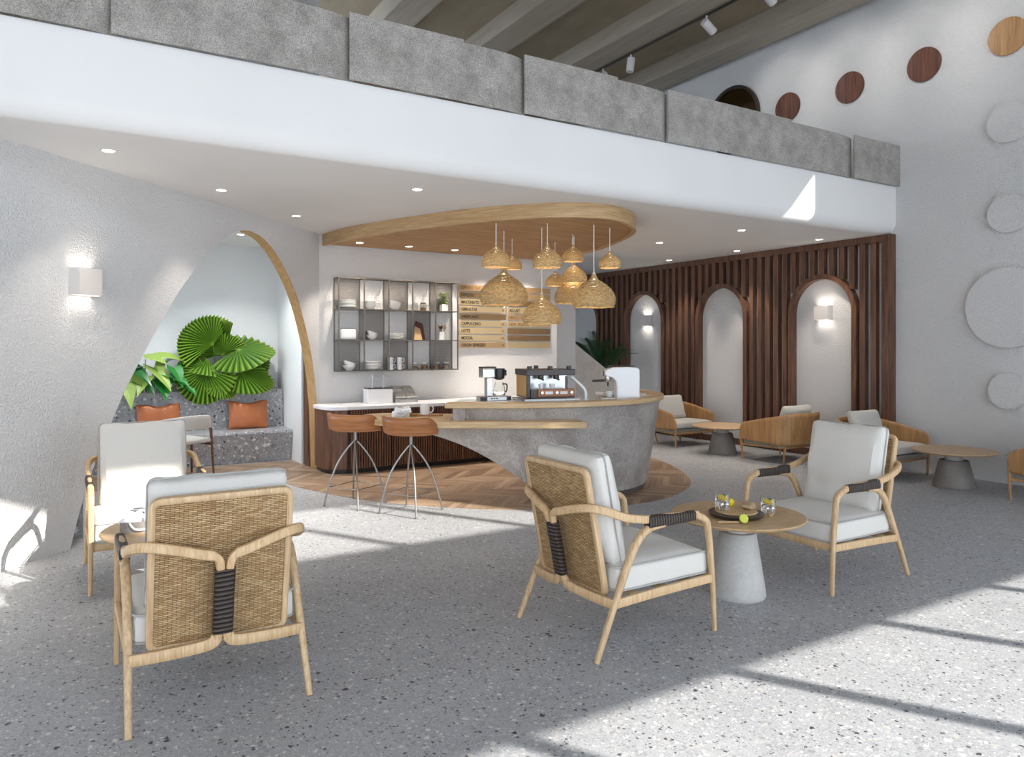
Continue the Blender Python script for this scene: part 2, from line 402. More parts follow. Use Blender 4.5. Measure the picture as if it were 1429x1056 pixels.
def rrect(w, h, r, n=5):
    pts = []
    for cx, cy, a0 in ((w/2-r, h/2-r, 0), (-w/2+r, h/2-r, 90), (-w/2+r, -h/2+r, 180), (w/2-r, -h/2+r, 270)):
        for k in range(n+1):
            a = R(a0+90*k/n); pts.append((cx+r*math.cos(a), cy+r*math.sin(a)))
    return pts
def disc(bm, c, r, t, axis='X', n=48):
    M = {'X': Matrix.Rotation(PI/2, 4, 'Y'), 'Z': Matrix.Identity(4), 'Y': Matrix.Rotation(-PI/2, 4, 'X')}[axis]
    b2 = bmesh.new(); lathe(b2, [(r, 0), (r, t)], n); xf(b2, Matrix.Translation(c) @ M)
    me = bpy.data.meshes.new('t'); b2.to_mesh(me); b2.free(); bm.from_mesh(me); bpy.data.meshes.remove(me)
    return bm
def merge(bm, other):
    me = bpy.data.meshes.new('t'); other.to_mesh(me); other.free(); bm.from_mesh(me); bpy.data.meshes.remove(me); return bm

# ------------------------------------------------------------ measurements of the room
CEIL = 3.08; WX = 9.40; BY = 9.64; FY = 5.67; FRONT = -2.5; TOPZ = 6.5; BACK = 13.6
AX, AY = 2.90, 9.64                       # corner of the diagonal wall and the back wall
D45 = math.sqrt(0.5)

# ------------------------------------------------------------ floor
bm = nb(); box(bm, -10, WX, FRONT-0.2, BACK, -0.15, 0); struct('floor', bm, 'terrazzo', smooth=False)
edge = [(2.20, 8.98), (2.27, 8.5), (2.42, 7.98), (2.65, 7.42), (2.98, 6.9), (3.42, 6.42), (3.95, 6.02), (4.5, 5.78), (5.0, 5.72), (5.5, 5.8), (6.05, 6.08), (6.5, 6.52), (6.92, 7.2), (7.2, 7.9), (7.3, 8.6)]
poly = [(p.x, p.y) for p in cr([(a, b, 0) for a, b in edge], 5)]
poly += [(7.2, 9.4), (6.9, 10.44), (0.2, 10.44), (0.2, 9.4), (0.9, 9.1), (1.6, 9.0)]
bm = nb(); prism(bm, poly, -0.02, 0.004); o = struct('floor', bm, 'chevron_floor', smooth=False)

# ------------------------------------------------------------ walls
def wl(s, z, off=0):    # point on the diagonal wall: s metres from the corner towards the camera side, off = behind it
    return (AX-s*D45-off*D45, AY-s*D45+off*D45, z)
TH = 0.10
right_pts = [(0.012, 0), (0.04, 0.5), (0.085, 0.95), (0.19, 1.42), (0.35, 1.82), (0.54, 2.17), (0.77, 2.45), (1.04, 2.69), (1.32, 2.84), (1.60, 2.885)]
left_pts = [(1.60, 2.885), (1.80, 2.85), (2.02, 2.74), (2.27, 2.57), (2.52, 2.35), (2.75, 2.12), (2.94, 1.89), (3.12, 1.66), (3.29, 1.43), (3.45, 1.20), (3.58, 0.98), (3.72, 0.74), (3.84, 0.48), (3.94, 0.24), (4.02, 0)]
arch = [(p.x, p.y) for p in cr([(s, z, 0) for s, z in right_pts], 5)] + [(p.x, p.y) for p in cr([(s, z, 0) for s, z in left_pts], 5)][1:]
SL = 17.2
outline = [(0.0, 0.0)] + arch + [(SL, 0), (SL, TOPZ), (0.0, TOPZ)]
bm = nb()
f0 = [bm.verts.new(wl(s, z)) for s, z in outline]; f1 = [bm.verts.new(wl(s, z, TH)) for s, z in outline]
from mathutils.geometry import tessellate_polygon
for tri in tessellate_polygon([[Vector((s, z, 0)) for s, z in outline]]):
    bm.faces.new([f0[k] for k in tri]); bm.faces.new([f1[k] for k in tri])
for i in range(len(outline)): j = (i+1) % len(outline); bm.faces.new((f0[i], f0[j], f1[j], f1[i]))
struct('wall_left', bm, 'plaster', smooth=False)
# oak lining of the arch, right side of the opening
bm = nb()
ra = [(p.x, p.y) for p in cr([(s, z, 0) for s, z in right_pts], 6)]
prev = None
for i, (s, z) in enumerate(ra):
    a = ra[max(i-1, 0)]; b = ra[min(i+1, len(ra)-1)]
    t = Vector((b[0]-a[0], b[1]-a[1])).normalized(); nn = Vector((t.y, -t.x)); th = 0.012
    q = [wl(s, z, -0.004), wl(s, z, TH+0.01), wl(s+nn.x*th, z+nn.y*th, TH+0.01), wl(s+nn.x*th, z+nn.y*th, -0.004)]
    ring = [bm.verts.new(p) for p in q]
    if prev:
        for k in range(4): bm.faces.new((prev[k], prev[(k+1) % 4], ring[(k+1) % 4], ring[k]))
    else: bm.faces.new(ring)
    prev = ring
bm.faces.new(prev)
struct('trim_1', bm, 'oak_trim', smooth=False)

bm = nb(); box(bm, AX-0.02, 6.72, BY, BY+0.12, 0, CEIL); struct('wall_back', bm, 'plaster_soft', smooth=False)
bm = nb(); box(bm, 6.5, 7.50, 10.2, 10.32, 0, CEIL); struct('wall_back', bm, 'plaster_soft', smooth=False)
bm = nb(); box(bm, AX-0.02, WX, BACK, BACK+0.12, 0, TOPZ); struct('wall_back', bm, 'plaster_soft', smooth=False)
# sloping stair parapet beyond the bar
bm = nb()
pl = [(7.50, 0), (9.2, 0), (9.2, 0.52), (7.50, 1.64)]
a = [bm.verts.new((x, 10.2, z)) for x, z in pl]; b = [bm.verts.new((x, 10.34, z)) for x, z in pl]
bm.faces.new(a); bm.faces.new(b)
for i in range(4): bm.faces.new((a[i], a[(i+1) % 4], b[(i+1) % 4], b[i]))
struct('trim_2', bm, 'ramp_stone', smooth=False)

# right wall with a high window opening
WY0, WY1, WZ0, WZ1 = 1.5, 2.76, 4.87, 5.56
bm = nb()
box(bm, WX, WX+0.15, FRONT-0.2, WY0, 0, TOPZ); box(bm, WX, WX+0.15, WY1, BACK, 0, TOPZ)
box(bm, WX, WX+0.15, WY0, WY1, 0, WZ0); box(bm, WX, WX+0.15, WY0, WY1, WZ1, TOPZ)
struct('wall_right', bm, 'plaster', smooth=False)

# front (window) wall behind the camera
WB0, WB1, WT0, WT1 = 0.0, 3.11, 4.83, 5.89
bm = nb()
XL, XR = -9.6, WX
box(bm, XL, XR, FRONT-0.15, FRONT, WB1, WT0); box(bm, XL, XR, FRONT-0.15, FRONT, WT1, TOPZ); box(bm, 8.85, XR, FRONT-0.15, FRONT, 0, WB1); box(bm, 8.85, XR, FRONT-0.15, FRONT, WT0, WT1)
for k in range(-12, 3):
    x = 7.0+1.23*k*1.0
    if x > XR-0.1: continue
    box(bm, x-0.035, x+0.035, FRONT-0.12, FRONT-0.03, WB0, WB1); box(bm, x-0.035, x+0.035, FRONT-0.12, FRONT-0.03, WT0, WT1)
struct('window_1', bm, 'paint', smooth=False)

# baseboard below the slatted wall
bm = nb(); box(bm, WX-0.03, WX-0.001, FY+0.05, 13.4, 0, 0.10); struct('baseboard_right', bm, 'walnut', smooth=False)

# mezzanine slab: rounded lower edge
prof = [(FY, 3.70)]
rr = 0.16
for k in range(9):
    a = k/8*PI/2; prof.append((FY+rr-rr*math.cos(a), CEIL+rr-rr*math.sin(a)))
bm = nb()
prof += [(BACK, CEIL), (BACK, 3.70)]
xl = {}
a = []; b = []
for y, z in prof:
    x0 = y-(AY-AX)-0.05 if y < AY else AX-0.05
    x0 = min(x0, AX-0.05)
    a.append(bm.verts.new((x0, y, z))); b.append(bm.verts.new((WX, y, z)))
n = len(prof)
for i in range(n): j = (i+1) % n; bm.faces.new((a[i], a[j], b[j], b[i]))
bmesh.ops.triangulate(bm, faces=bm.faces[-3:])
bm.faces.new(b); bm.faces.new(a)
bmesh.ops.triangulate(bm, faces=[f for f in bm.faces if len(f.verts) > 4])
struct('ceiling', bm, 'ceiling_paint', smooth=True)
# fascia paint reads whiter than the soffit
# roof above the hall
bm = nb(); box(bm, -10, WX+0.15, FRONT-0.2, BACK+0.12, TOPZ, TOPZ+0.12); struct('ceiling', bm, 'roof_board', smooth=False)
for i, xc in enumerate((9.0, 7.37, 5.74, 4.11, 2.48, 0.85, -0.78)):
    y0 = FRONT; y1 = BACK if xc > 3.2 else xc+6.6
    bm = nb(); box(bm, xc-0.23, xc+0.23, y0, y1, 6.22, TOPZ-0.001); struct('trim_%d' % (i+3), bm, 'beam_wood', smooth=False)

# ------------------------------------------------------------ alcove behind the arch
AB = 11.30
bm = nb(); box(bm, -0.9, 2.77, AB, AB+0.1, 0, CEIL); struct('wall_alcove', bm, 'alcove_plaster', smooth=False)
bm = nb(); box(bm, 2.77, AX-0.02, 10.02, AB+0.1, 0, CEIL); struct('wall_alcove', bm, 'alcove_plaster', smooth=False)
bm = nb(); box(bm, 2.79, 2.88, 9.79, 10.02, 2.2, CEIL); struct('wall_alcove', bm, 'alcove_plaster', smooth=False)
bm = nb(); box(bm, -1.0, -0.9, 6.2, 7.2, 0, CEIL); box(bm, -1.0, -0.9, 7.2, AB, 0, 0.9); box(bm, -1.0, -0.9, 7.2, AB, 2.7, CEIL); box(bm, -1.0, -0.9, 11.0, AB, 0.9, 2.7); struct('wall_alcove', bm, 'alcove_plaster', smooth=False)
bm = nb()
poly = [(-0.98, 5.95), (2.88, 9.81), (2.88, AB+0.1), (-0.98, AB+0.1)]
prism(bm, poly, CEIL-0.012, CEIL-0.002); struct('ceiling', bm, 'ceiling_paint', smooth=False)
# walnut door in the return
bm = nb(); box(bm, 2.795, 2.835, 9.74, 10.01, 0.0, 2.15); d1 = struct('door_1', bm, 'walnut', smooth=False, bevel=0.004)
bm = nb(); box(bm, 2.785, 2.797, 9.76, 9.97, 0.14, 2.05); obj('door_panel', bm, 'walnut', d1, smooth=False)

# bench with planter behind
bt = thing('planter_bench', 'speckled terrazzo bench with a high planter back inside the arched alcove', 'bench', (0, 0, 0))
bm = nb()
pr = [(10.52, 0), (10.44, 0.40), (10.45, 0.435), (10.95, 0.44), (10.95, 0.0)]
a = [bm.verts.new((0.20, y, z)) for y, z in pr]; b = [bm.verts.new((2.766, y, z)) for y, z in pr]
bm.faces.new(a); bm.faces.new(b)
for i in range(5): bm.faces.new((a[i], a[(i+1) % 5], b[(i+1) % 5], b[i]))
obj('seat', bm, 'terrazzo_bench', bt, smooth=False, bevel=0.01)
bm = nb(); box(bm, -0.3, 2.76, 10.95, 11.03, 0, 0.98); obj('planter_wall', bm, 'terrazzo_bench', bt, smooth=False, bevel=0.006)
bm = nb(); box(bm, -0.3, 2.76, 11.03, AB-0.002, 0, 0.90); obj('soil', bm, 'soil', bt, smooth=False)
bt2 = thing('planter_box', 'terrazzo planter box along the left side of the alcove', 'planter', (0, 0, 0))
bm = nb(); box(bm, 0.07, 0.15, 7.12, 10.43, 0, 0.62); box(bm, -0.3, -0.22, 6.9, 10.43, 0, 0.62); obj('planter_wall', bm, 'terrazzo_bench', bt2, smooth=False)
bm = nb(); box(bm, -0.22, 0.07, 7.12, 10.43, 0.3, 0.56); obj('soil', bm, 'soil', bt2, smooth=False)

# ------------------------------------------------------------ slatted wall
sw = thing('slatted_wall_panelling', 'dark walnut slatted panelling with tall arches on the right wall', 'wall panelling', (WX, FY, 0))
archY = [6.725, 8.62, 10.515, 12.41]; AR = 0.485; ASP = 2.08
SD = 0.095
def arch_clear(y, hw):
    for c in archY:
        dd = abs(y-c)-hw
        if dd < AR+0.03: return ASP+math.sqrt(max(0, (AR+0.05)**2-max(0, dd)**2))
    return 0.10
bm = nb(); y = archY[0]-0.158*6
while y < 13.2:
    z0 = arch_clear(y, 0.038)
    box(bm, -SD, -0.001, y-0.038-FY, y+0.038-FY, z0, 2.99); y += 0.158
obj('slats', bm, 'walnut', sw, smooth=False, bevel=0.003, seg=1)
bm = nb(); box(bm, -SD-0.015, -0.001, 0.0, 0.085, 0, CEIL-0.001); obj('end_post', bm, 'walnut', sw, smooth=False, bevel=0.003)
bm = nb(); box(bm, -SD-0.015, -0.001, 0.085, 7.6, 2.99, CEIL-0.001); obj('header_rail', bm, 'walnut', sw, smooth=False)
for c in archY:
    bm = nb(); ins = []; outs = []
    pts = [(AR, 0.1)]+[(AR*math.cos(PI*k/24), ASP+AR*math.sin(PI*k/24)) for k in range(25)]+[(-AR, 0.1)]
    po = [(AR+0.07, 0.1)]+[((AR+0.07)*math.cos(PI*k/24), ASP+(AR+0.07)*math.sin(PI*k/24)) for k in range(25)]+[(-AR-0.07, 0.1)]
    q = []
    for (i0, z0), (i1, z1) in zip(pts, po):
        q.append([bm.verts.new(v) for v in [(-SD-0.02, c-FY+i0, z0), (-SD-0.02, c-FY+i1, z1), (-0.001, c-FY+i1, z1), (-0.001, c-FY+i0, z0)]])
    for A_, B_ in zip(q, q[1:]):
        for k in range(4): bm.faces.new((A_[k], A_[(k+1) % 4], B_[(k+1) % 4], B_[k]))
    bm.faces.new(q[0]); bm.faces.new(q[-1])
    obj('arch_frame', bm, 'walnut', sw, smooth=False)

# ------------------------------------------------------------ wall discs
wd = [(7.36, 'smallest-looking dark wood disc on the upper wall, next to the round window', 5.22), (6.33, 'dark wood disc on the upper wall, middle of the row', 5.21), (5.29, 'large dark wood disc on the upper wall, right of the middle one', 5.19)]
for y, lb, z in wd:
    bm = nb(); disc(bm, (WX-0.03, y, z), 0.215, 0.029); tag(obj('wall_disc', bm, 'walnut_disc', smooth=True), lb, 'wall disc', 'round wooden discs on the upper wall')
bm = nb(); disc(bm, (WX-0.03, 4.31, 5.20), 0.215, 0.029); tag(obj('wall_disc', bm, 'ply', smooth=True), 'golden brown wooden disc at the top right, rightmost of the row', 'wall disc', 'round wooden discs on the upper wall')
for y, z, r, lb in [(4.29, 4.19, 0.23, 'small white relief disc, topmost on the right wall'), (4.29, 3.14, 0.225, 'small white relief disc between the topmost one and the large one'),
                    (4.29, 2.05, 0.47, 'large white relief disc on the right wall'), (4.29, 1.08, 0.215, 'lowest small white relief disc, below the large one')]:
    bm = nb(); disc(bm, (WX-0.075, y, z), r, 0.074, n=64); tag(obj('relief_disc', bm, 'plaster', smooth=True, bevel=0.004), lb, 'wall disc', 'white relief discs on the right wall')
rw = thing('round_window', 'round window of dark bronze glass high behind the balustrade', 'window', (WX, 8.43, 5.30))
bm = nb(); lathe(bm, [(0.50, 0), (0.55, 0), (0.55, 0.05), (0.50, 0.05), (0.50, 0)], 56, cap=False); xf(bm, Mt((-0.05, 0, 0), ry=PI/2)); obj('frame', bm, 'brown_black', rw)
bm = nb(); disc(bm, (-0.02, 0, 0), 0.50, 0.01); obj('pane', bm, 'bronze_glass', rw)

# ------------------------------------------------------------ balustrade
BX = [(-1.04, 0.28), (0.28, 1.93), (1.93, 3.56), (3.56, 5.30), (5.30, 8.42), (8.42, 9.398)]
bl = ['grey stone balustrade panel at the far left end, out over the left wall', 'grey stone balustrade panel directly above the left downlights', 'grey stone balustrade panel left of centre, above the oval canopy start', 'grey stone balustrade panel in the middle with roof beams behind it',
      'longest grey stone balustrade panel, in front of the round window', 'short grey stone balustrade panel against the right wall']
for (x0, x1), lb in zip(BX, bl):
    t = thing('balustrade_panel', lb, 'balustrade', (x0, FY, 3.70), 0, 'stone panels of the mezzanine balustrade')
    w = x1-x0; f = 0.62 if w > 1.2 else 1.0
    poly = [(0, -0.06), (w*f, -0.06), (w*f, -0.042), (0, -0.042)]
    bm = nb(); prism(bm, poly, 0.0, 0.53); obj('front_slab', bm, 'concrete_panel', t, smooth=False, bevel=0.002, seg=1)
    if f < 1:
        bm = nb(); e = w-w*f
        top = [(w*f, -0.057), (w*f+e*0.55, -0.055), (w*f+e*0.78, -0.045), (w*f+e*0.92, -0.022), (w+0.05, 0.02)]
        poly = top+[(p[0], p[1]+0.018) for p in reversed(top)]
        prism(bm, poly, 0.0, 0.505); obj('curved_slab', bm, 'concrete_panel', t, smooth=False)

# ------------------------------------------------------------ track light
tk = thing('track_light', 'ceiling track with two white cylinder spotlights beside a roof beam', 'track light', (7.66, 9.2, 6.2))
bm = nb(); box(bm, -0.02, 0.02, -5.6, 1.6, 0, 0.019); obj('track', bm, 'dark_metal', tk, smooth=False)
for yy, tilt in ((0.45, 0.9), (-0.25, 0.15), (-1.85, -1.05), (-2.87, -1.05), (-3.9, -1.05), (-4.9, -1.05)):
    bm = nb(); tube(bm, [(0, yy, 0), (0, yy, -0.1)], 0.012); M = Mt((0.0, yy, -0.12), ry=tilt)
    s_ = nb(); lathe(s_, [(0.055, -0.16), (0.06, -0.15), (0.06, 0.06), (0, 0.07)], 20); xf(s_, M); merge(bm, s_)
    obj('spotlight', bm, 'fixture_white', tk)
    if tilt < 0 or yy > 0:
        ld = bpy.data.lights.new('track_beam', 'SPOT'); ld.energy = 34; ld.color = (1, 0.97, 0.93); ld.spot_size = R(70); ld.spot_blend = 0.8; ld.shadow_soft_size = 0.05
        lo = bpy.data.objects.new('beam', ld); C.objects.link(lo); lo.parent = tk; lo.location = (0.16 if tilt < 0 else -0.15, yy, -0.22)
        lo.rotation_euler = Vector((1.6, 0, -0.75) if tilt < 0 else (-0.9, 0, -0.7)).to_track_quat('-Z', 'Y').to_euler()

# ------------------------------------------------------------ oval timber canopy
cp_pts = [(2.93, 9.60), (3.02, 8.9), (3.27, 8.1), (3.70, 7.08), (4.17, 6.40), (4.52, 6.12), (4.88, 6.04), (5.30, 6.20), (5.66, 6.52), (5.92, 6.95), (6.14, 7.5), (6.36, 8.2), (6.42, 8.9), (6.36, 9.62)]
cc = [(p.x, p.y) for p in cr([(a, b, 0) for a, b in cp_pts], 8)]
ct = thing('timber_canopy', 'oval oak clad canopy on the soffit above the bar', 'ceiling canopy', (0, 0, 0))
def offset(poly, d):
    out = []
    for i in range(len(poly)):
        a = Vector(poly[max(i-1, 0)]); b = Vector(poly[min(i+1, len(poly)-1)])
        t = (b-a).normalized(); out.append((poly[i][0]-t.y*d, poly[i][1]+t.x*d))
    return out
inn = offset(cc, 0.05)
bm = nb()
prism(bm, cc+list(reversed(inn)), 2.925, CEIL-0.001); obj('rim', bm, 'canopy_rim', ct, smooth=False)
bm = nb(); prism(bm, inn+[(6.3, 9.62), (3.0, 9.62)], 2.945, 2.965); obj('underside', bm, 'canopy_wood', ct, smooth=False)

# ------------------------------------------------------------ downlights
def downlight(x, y, z, lb, grp, watts=14, col=(1, 0.9, 0.78), ang=75, r=0.045):
    t = thing('downlight', lb, 'ceiling light', (x, y, z), 0, grp)
    bm = nb(); lathe(bm, [(r, -0.004), (r+0.012, -0.004), (r+0.012, 0.0), (r, 0.0), (r, -0.004)], 24, cap=False); obj('trim_ring', bm, 'fixture_white', t)
    bm = nb(); disc(bm, (0, 0, -0.003), r, 0.002, 'Z', 24); obj('lens', bm, 'lamp_glow', t)
    if watts:
        ld = bpy.data.lights.new('downlight_beam', 'SPOT'); ld.energy = watts; ld.color = col; ld.spot_size = R(ang); ld.spot_blend = 0.6; ld.shadow_soft_size = 0.04
        lo = bpy.data.objects.new('beam', ld); C.objects.link(lo); lo.parent = t; lo.location = (0, 0, -0.02)
    return t
for x, y, lb in [(0.30, 6.35, 'recessed downlight in the white soffit nearest the left wall, leftmost'), (1.29, 7.40, 'recessed downlight second from the left in the soffit'),
                 (2.27, 8.42, 'recessed downlight in the soffit just before the arch and the canopy tip'), (2.86, 6.40, 'lone recessed downlight in the soffit in front of the oval canopy'),
                 (7.40, 6.50, 'recessed downlight in front row right of the canopy'), (8.95, 6.50, 'recessed downlight nearest the corner of slatted wall and fascia'),
                 (7.29, 7.90, 'recessed downlight beside the right end of the canopy'), (8.94, 7.95, 'recessed downlight over the arch panelling, middle of its row'),
                 (8.92, 9.42, 'recessed downlight farthest back along the slatted wall')]:
    downlight(x, y, CEIL, lb, 'soffit downlights', 70 if x > 7 else 50)
for x, y, lb in [(3.30, 9.20, 'downlight in the timber canopy, leftmost'), (3.99, 9.20, 'downlight in the timber canopy, second from left'), (4.68, 9.20, 'downlight in the timber canopy, third from left'), (5.36, 9.28, 'downlight in the timber canopy over the left menu column'), (6.12, 9.28, 'downlight in the timber canopy over the right menu column')]:
    downlight(x, y, 2.944, lb, 'canopy downlights', 80, ang=95)

for x, y, lb in [(0.9, 9.6, 'added unseen light in the alcove ceiling, left'), (2.0, 10.1, 'added unseen light in the alcove ceiling, right')]:
    downlight(x, y, CEIL-0.013, lb, 'added alcove lights', 120, (0.95, 0.98, 1.0), 120)  # unseen lights, added only to brighten the alcove

# ------------------------------------------------------------ sconces
def sconce(name, loc, rz, lb, w=0.2, h=0.21, dp=0.11, grp='up and down wall lights', e=5):
    t = thing(name, lb, 'wall light', loc, rz, grp)
    bm = nb(); box(bm, -w/2, w/2, -dp, -dp+0.008, -h/2, h/2); box(bm, -w/2, w/2, -0.008, -0.0005, -h/2, h/2)
    box(bm, -w/2, -w/2+0.008, -dp+0.008, -0.008, -h/2, h/2); box(bm, w/2-0.008, w/2, -dp+0.008, -0.008, -h/2, h/2)
    obj('housing', bm, 'fixture_white', t, smooth=False)
    bm = nb(); box(bm, -w/2+0.01, w/2-0.01, -dp+0.01, -0.01, -0.02, 0.02); obj('diffuser', bm, 'lamp_glow', t, smooth=False)
    for sgn in (1, -1):
        ld = bpy.data.lights.new('sconce_beam', 'SPOT'); ld.energy = e; ld.color = (1, 0.93, 0.82); ld.spot_size = R(120); ld.spot_blend = 0.7; ld.shadow_soft_size = 0.03
        lo = bpy.data.objects.new('beam', ld); C.objects.link(lo); lo.parent = t; lo.location = (0, -dp/2, sgn*0.03); lo.rotation_euler = (PI if sgn > 0 else 0, 0, 0)
    return t
p = wl(3.925, 2.115); sconce('wall_sconce', p, R(45), 'white box wall light glowing up and down on the left wall', 0.229, 0.215, 0.105, e=1.6)
sconce('wall_sconce', (WX, 6.72, 2.08), R(-90), 'white box wall light inside the nearest arch of the slatted wall', 0.23, 0.2, 0.11, e=1.7)
sconce('wall_sconce', (WX, 10.5, 2.08), R(-90), 'white box wall light inside the arch just right of the palm', 0.23, 0.2, 0.11, e=1.7)

# ------------------------------------------------------------ bar
Tp = [(2.75, 7.0), (2.95, 6.7), (3.2, 6.44), (3.43, 6.28), (3.72, 6.1), (4.02, 5.97), (4.36, 5.88), (4.75, 5.86), (5.14, 5.91), (5.48, 6.05), (5.79, 6.27), (6.06, 6.59), (6.22, 6.9), (6.28, 7.15), (6.25, 7.45)]
Bp = [(3.1, 7.25), (3.35, 6.95), (3.6, 6.7), (3.8, 6.53), (4.0, 6.39), (4.2, 6.27), (4.43, 6.17), (4.75, 6.09), (5.07, 6.08), (5.4, 6.19), (5.70, 6.40), (5.96, 6.68), (6.11, 6.95), (6.17, 7.18), (6.15, 7.45)]
Zp = [0.81, 0.75, 0.64, 0.49, 0.28, 0.08, 0, 0, 0, 0, 0, 0, 0, 0, 0]
NS = 6
Ts = cr([(a, b, 0) for a, b in Tp], NS); Bs = cr([(a, b, 0) for a, b in Bp], NS); Zs = [max(0, p.x) for p in cr([(z, 0, 0) for z in Zp], NS)]
bar = thing('service_bar', 'curved grey stone coffee bar with an oak rim and a sweeping cantilevered end', 'bar counter', (0, 0, 0))
BT = 1.05
def surf(i, z): return Bs[i].lerp(Ts[i], z/1.0)
bm = nb(); cols_f = []; cols_b = []
iup = 2*NS+1          # where the raised part starts
NV = 8
nrm = []
for i in range(len(Ts)):
    t = (Ts[min(i+1, len(Ts)-1)]-Ts[max(i-1, 0)]).normalized(); nrm.append(Vector((-t.y, t.x, 0)))
thk = 0.10
for i in range(len(Ts)):
    z0 = max(Zs[i], 0.07 if Zs[i] < 0.005 else Zs[i]); z1 = 1.0 if i >= iup else 0.82
    cf = []; cb = []
    for k in range(NV+1):
        z = z0+(z1-z0)*k/NV; p = surf(i, z); q = p+nrm[i]*thk
        cf.append(bm.verts.new((p.x, p.y, z))); cb.append(bm.verts.new((q.x, q.y, z)))
    cols_f.append(cf); cols_b.append(cb)
for i in range(len(Ts)-1):
    if i+1 == iup:      # step between low and raised part
        pass
    for k in range(NV):
        bm.faces.new((cols_f[i][k], cols_f[i+1][k], cols_f[i+1][k+1], cols_f[i][k+1]))
        bm.faces.new((cols_b[i][k], cols_b[i+1][k], cols_b[i+1][k+1], cols_b[i][k+1]))
    bm.faces.new((cols_f[i][0], cols_f[i+1][0], cols_b[i+1][0], cols_b[i][0])); bm.faces.new((cols_f[i][-1], cols_f[i+1][-1], cols_b[i+1][-1], cols_b[i][-1]))
for c0 in (0, -1): bm.faces.new(cols_f[c0]+list(reversed(cols_b[c0])))
obj('stone_front', bm, 'bar_stone', bar)
# end face block of the raised part
s0 = surf(iup, 1.0); 
bm = nb()
q = [s0, s0+nrm[iup]*0.62, s0+nrm[iup]*0.62+Vector((0.10, -0.06, 0)), s0+Vector((0.10, -0.06, 0))]
prism(bm, [(v.x, v.y) for v in q], 0.86, 0.999); obj('end_panel', bm, 'bar_stone', bar, smooth=False)
# plinth
bm = nb(); ff = [Bs[i]+nrm[i]*0.025 for i in range(6*NS, len(Bs))]; bb = [Bs[i]+nrm[i]*0.09 for i in range(6*NS, len(Bs))]
prism(bm, [(v.x, v.y) for v in ff]+[(v.x, v.y) for v in reversed(bb)], 0.0, 0.072); obj('plinth', bm, 'plinth', bar, smooth=False)
# oak rim and worktop
ru = [Ts[i] for i in range(iup, len(Ts))]; rn = [nrm[i] for i in range(iup, len(Ts))]
ru[0] = ru[0]+Vector((-0.06, 0.04, 0))
a = [v-n_*0.045 for v, n_ in zip(ru, rn)]; b = [v+n_*0.13 for v, n_ in zip(ru, rn)]
bm = nb(); prism(bm, [(v.x, v.y) for v in a]+[(v.x, v.y) for v in reversed(b)], 1.0, BT); obj('oak_rim', bm, 'oak_counter', bar, smooth=False, bevel=0.006)
def wdist(i): 
    k = i/(len(ru)-1); return 0.80-0.28*max(0, (k-0.45)/0.55)
c_ = [v+n_*wdist(i) for i, (v, n_) in enumerate(zip(ru, rn))]
bm = nb()
b = [v+n_*0.128 for v, n_ in zip(ru, rn)]
for i in range(len(ru)-1):
    if i > 0 and (c_[i+1]-c_[i]).dot(ru[i+1]-ru[i]) < 0: c_[i+1] = c_[i].copy()
prism(bm, [(v.x, v.y) for v in b]+[(v.x, v.y) for v in reversed(c_)], 0.995, 1.03); obj('worktop', bm, 'white_marble', bar, smooth=False)
bm = nb(); d_ = [v-n_*0.03 for v, n_ in zip(c_, rn)]; d2 = [v-n_*0.06 for v, n_ in zip(c_, rn)]
prism(bm, [(v.x, v.y) for v in d_[NS*4:-2]]+[(v.x, v.y) for v in reversed(d2[NS*4:-2])], 0.0, 0.995); obj('inner_cabinet', bm, 'walnut', bar, smooth=False)
# lower oak bench top
bp = [(4.25, 5.60), (3.65, 5.95), (3.07, 6.33), (2.75, 6.68), (2.60, 6.98)]
ff = [(p.x, p.y) for p in cr([(a_, b_, 0) for a_, b_ in bp], 5)]
tip = [(2.60, 7.1), (2.63, 7.3), (2.72, 7.45), (2.84, 7.52), (2.98, 7.52)]
bm = nb(); prism(bm, ff+tip+[(3.54, 7.08), (3.75, 6.75), (3.75, 6.35), (4.38, 6.02)], 0.82, 0.88); obj('oak_bench_top', bm, 'oak_counter', bar, smooth=False, bevel=0.006)

# ------------------------------------------------------------ back counter
bc = thing('back_counter', 'walnut fronted back counter with a white stone top along the rear wall', 'counter', (0, 0, 0))
def bcpoly(d):
    r = 0.22; x0 = 2.82-d*0; y0 = 8.93-d
    pts = [(2.63+0.0, 9.26)]
    return pts
# footprint follows the diagonal wall on the left, rounded front corner
def foot(o_):
    P = [(2.80-o_, 9.50), (2.80-o_, 9.2), (2.86-o_*0.7, 9.02-o_*0.7), (3.04, 8.94-o_)]
    c = [(p.x, p.y) for p in cr([(a_, b_, 0) for a_, b_ in P], 5)]
    return c+[(6.3, 8.92-o_), (6.3, 9.635), (2.93, 9.635)]
bm = nb(); prism(bm, foot(0), 0.06, 0.80)
cb_ = obj('cabinet', bm, 'walnut', bc, smooth=False)
bm = nb(); prism(bm, foot(-0.03), 0, 0.06); obj('kick_plinth', bm, 'black', bc, smooth=False)
bm = nb(); prism(bm, foot(0.02), 0.80, 0.845); obj('stone_top', bm, 'white_marble', bc, smooth=False, bevel=0.006)
bm = nb()
x = 3.08
while x < 6.2: box(bm, x, x+0.022, 8.905, 8.93, 0.07, 0.795); x += 0.034
obj('ribbing', bm, 'walnut', bc, smooth=False)
for x in (3.055, 3.62, 4.25, 4.88):
    bm = nb(); box(bm, x, x+0.008, 8.900, 8.928, 0.06, 0.80); obj('door_gap', bm, 'black', bc, smooth=False)

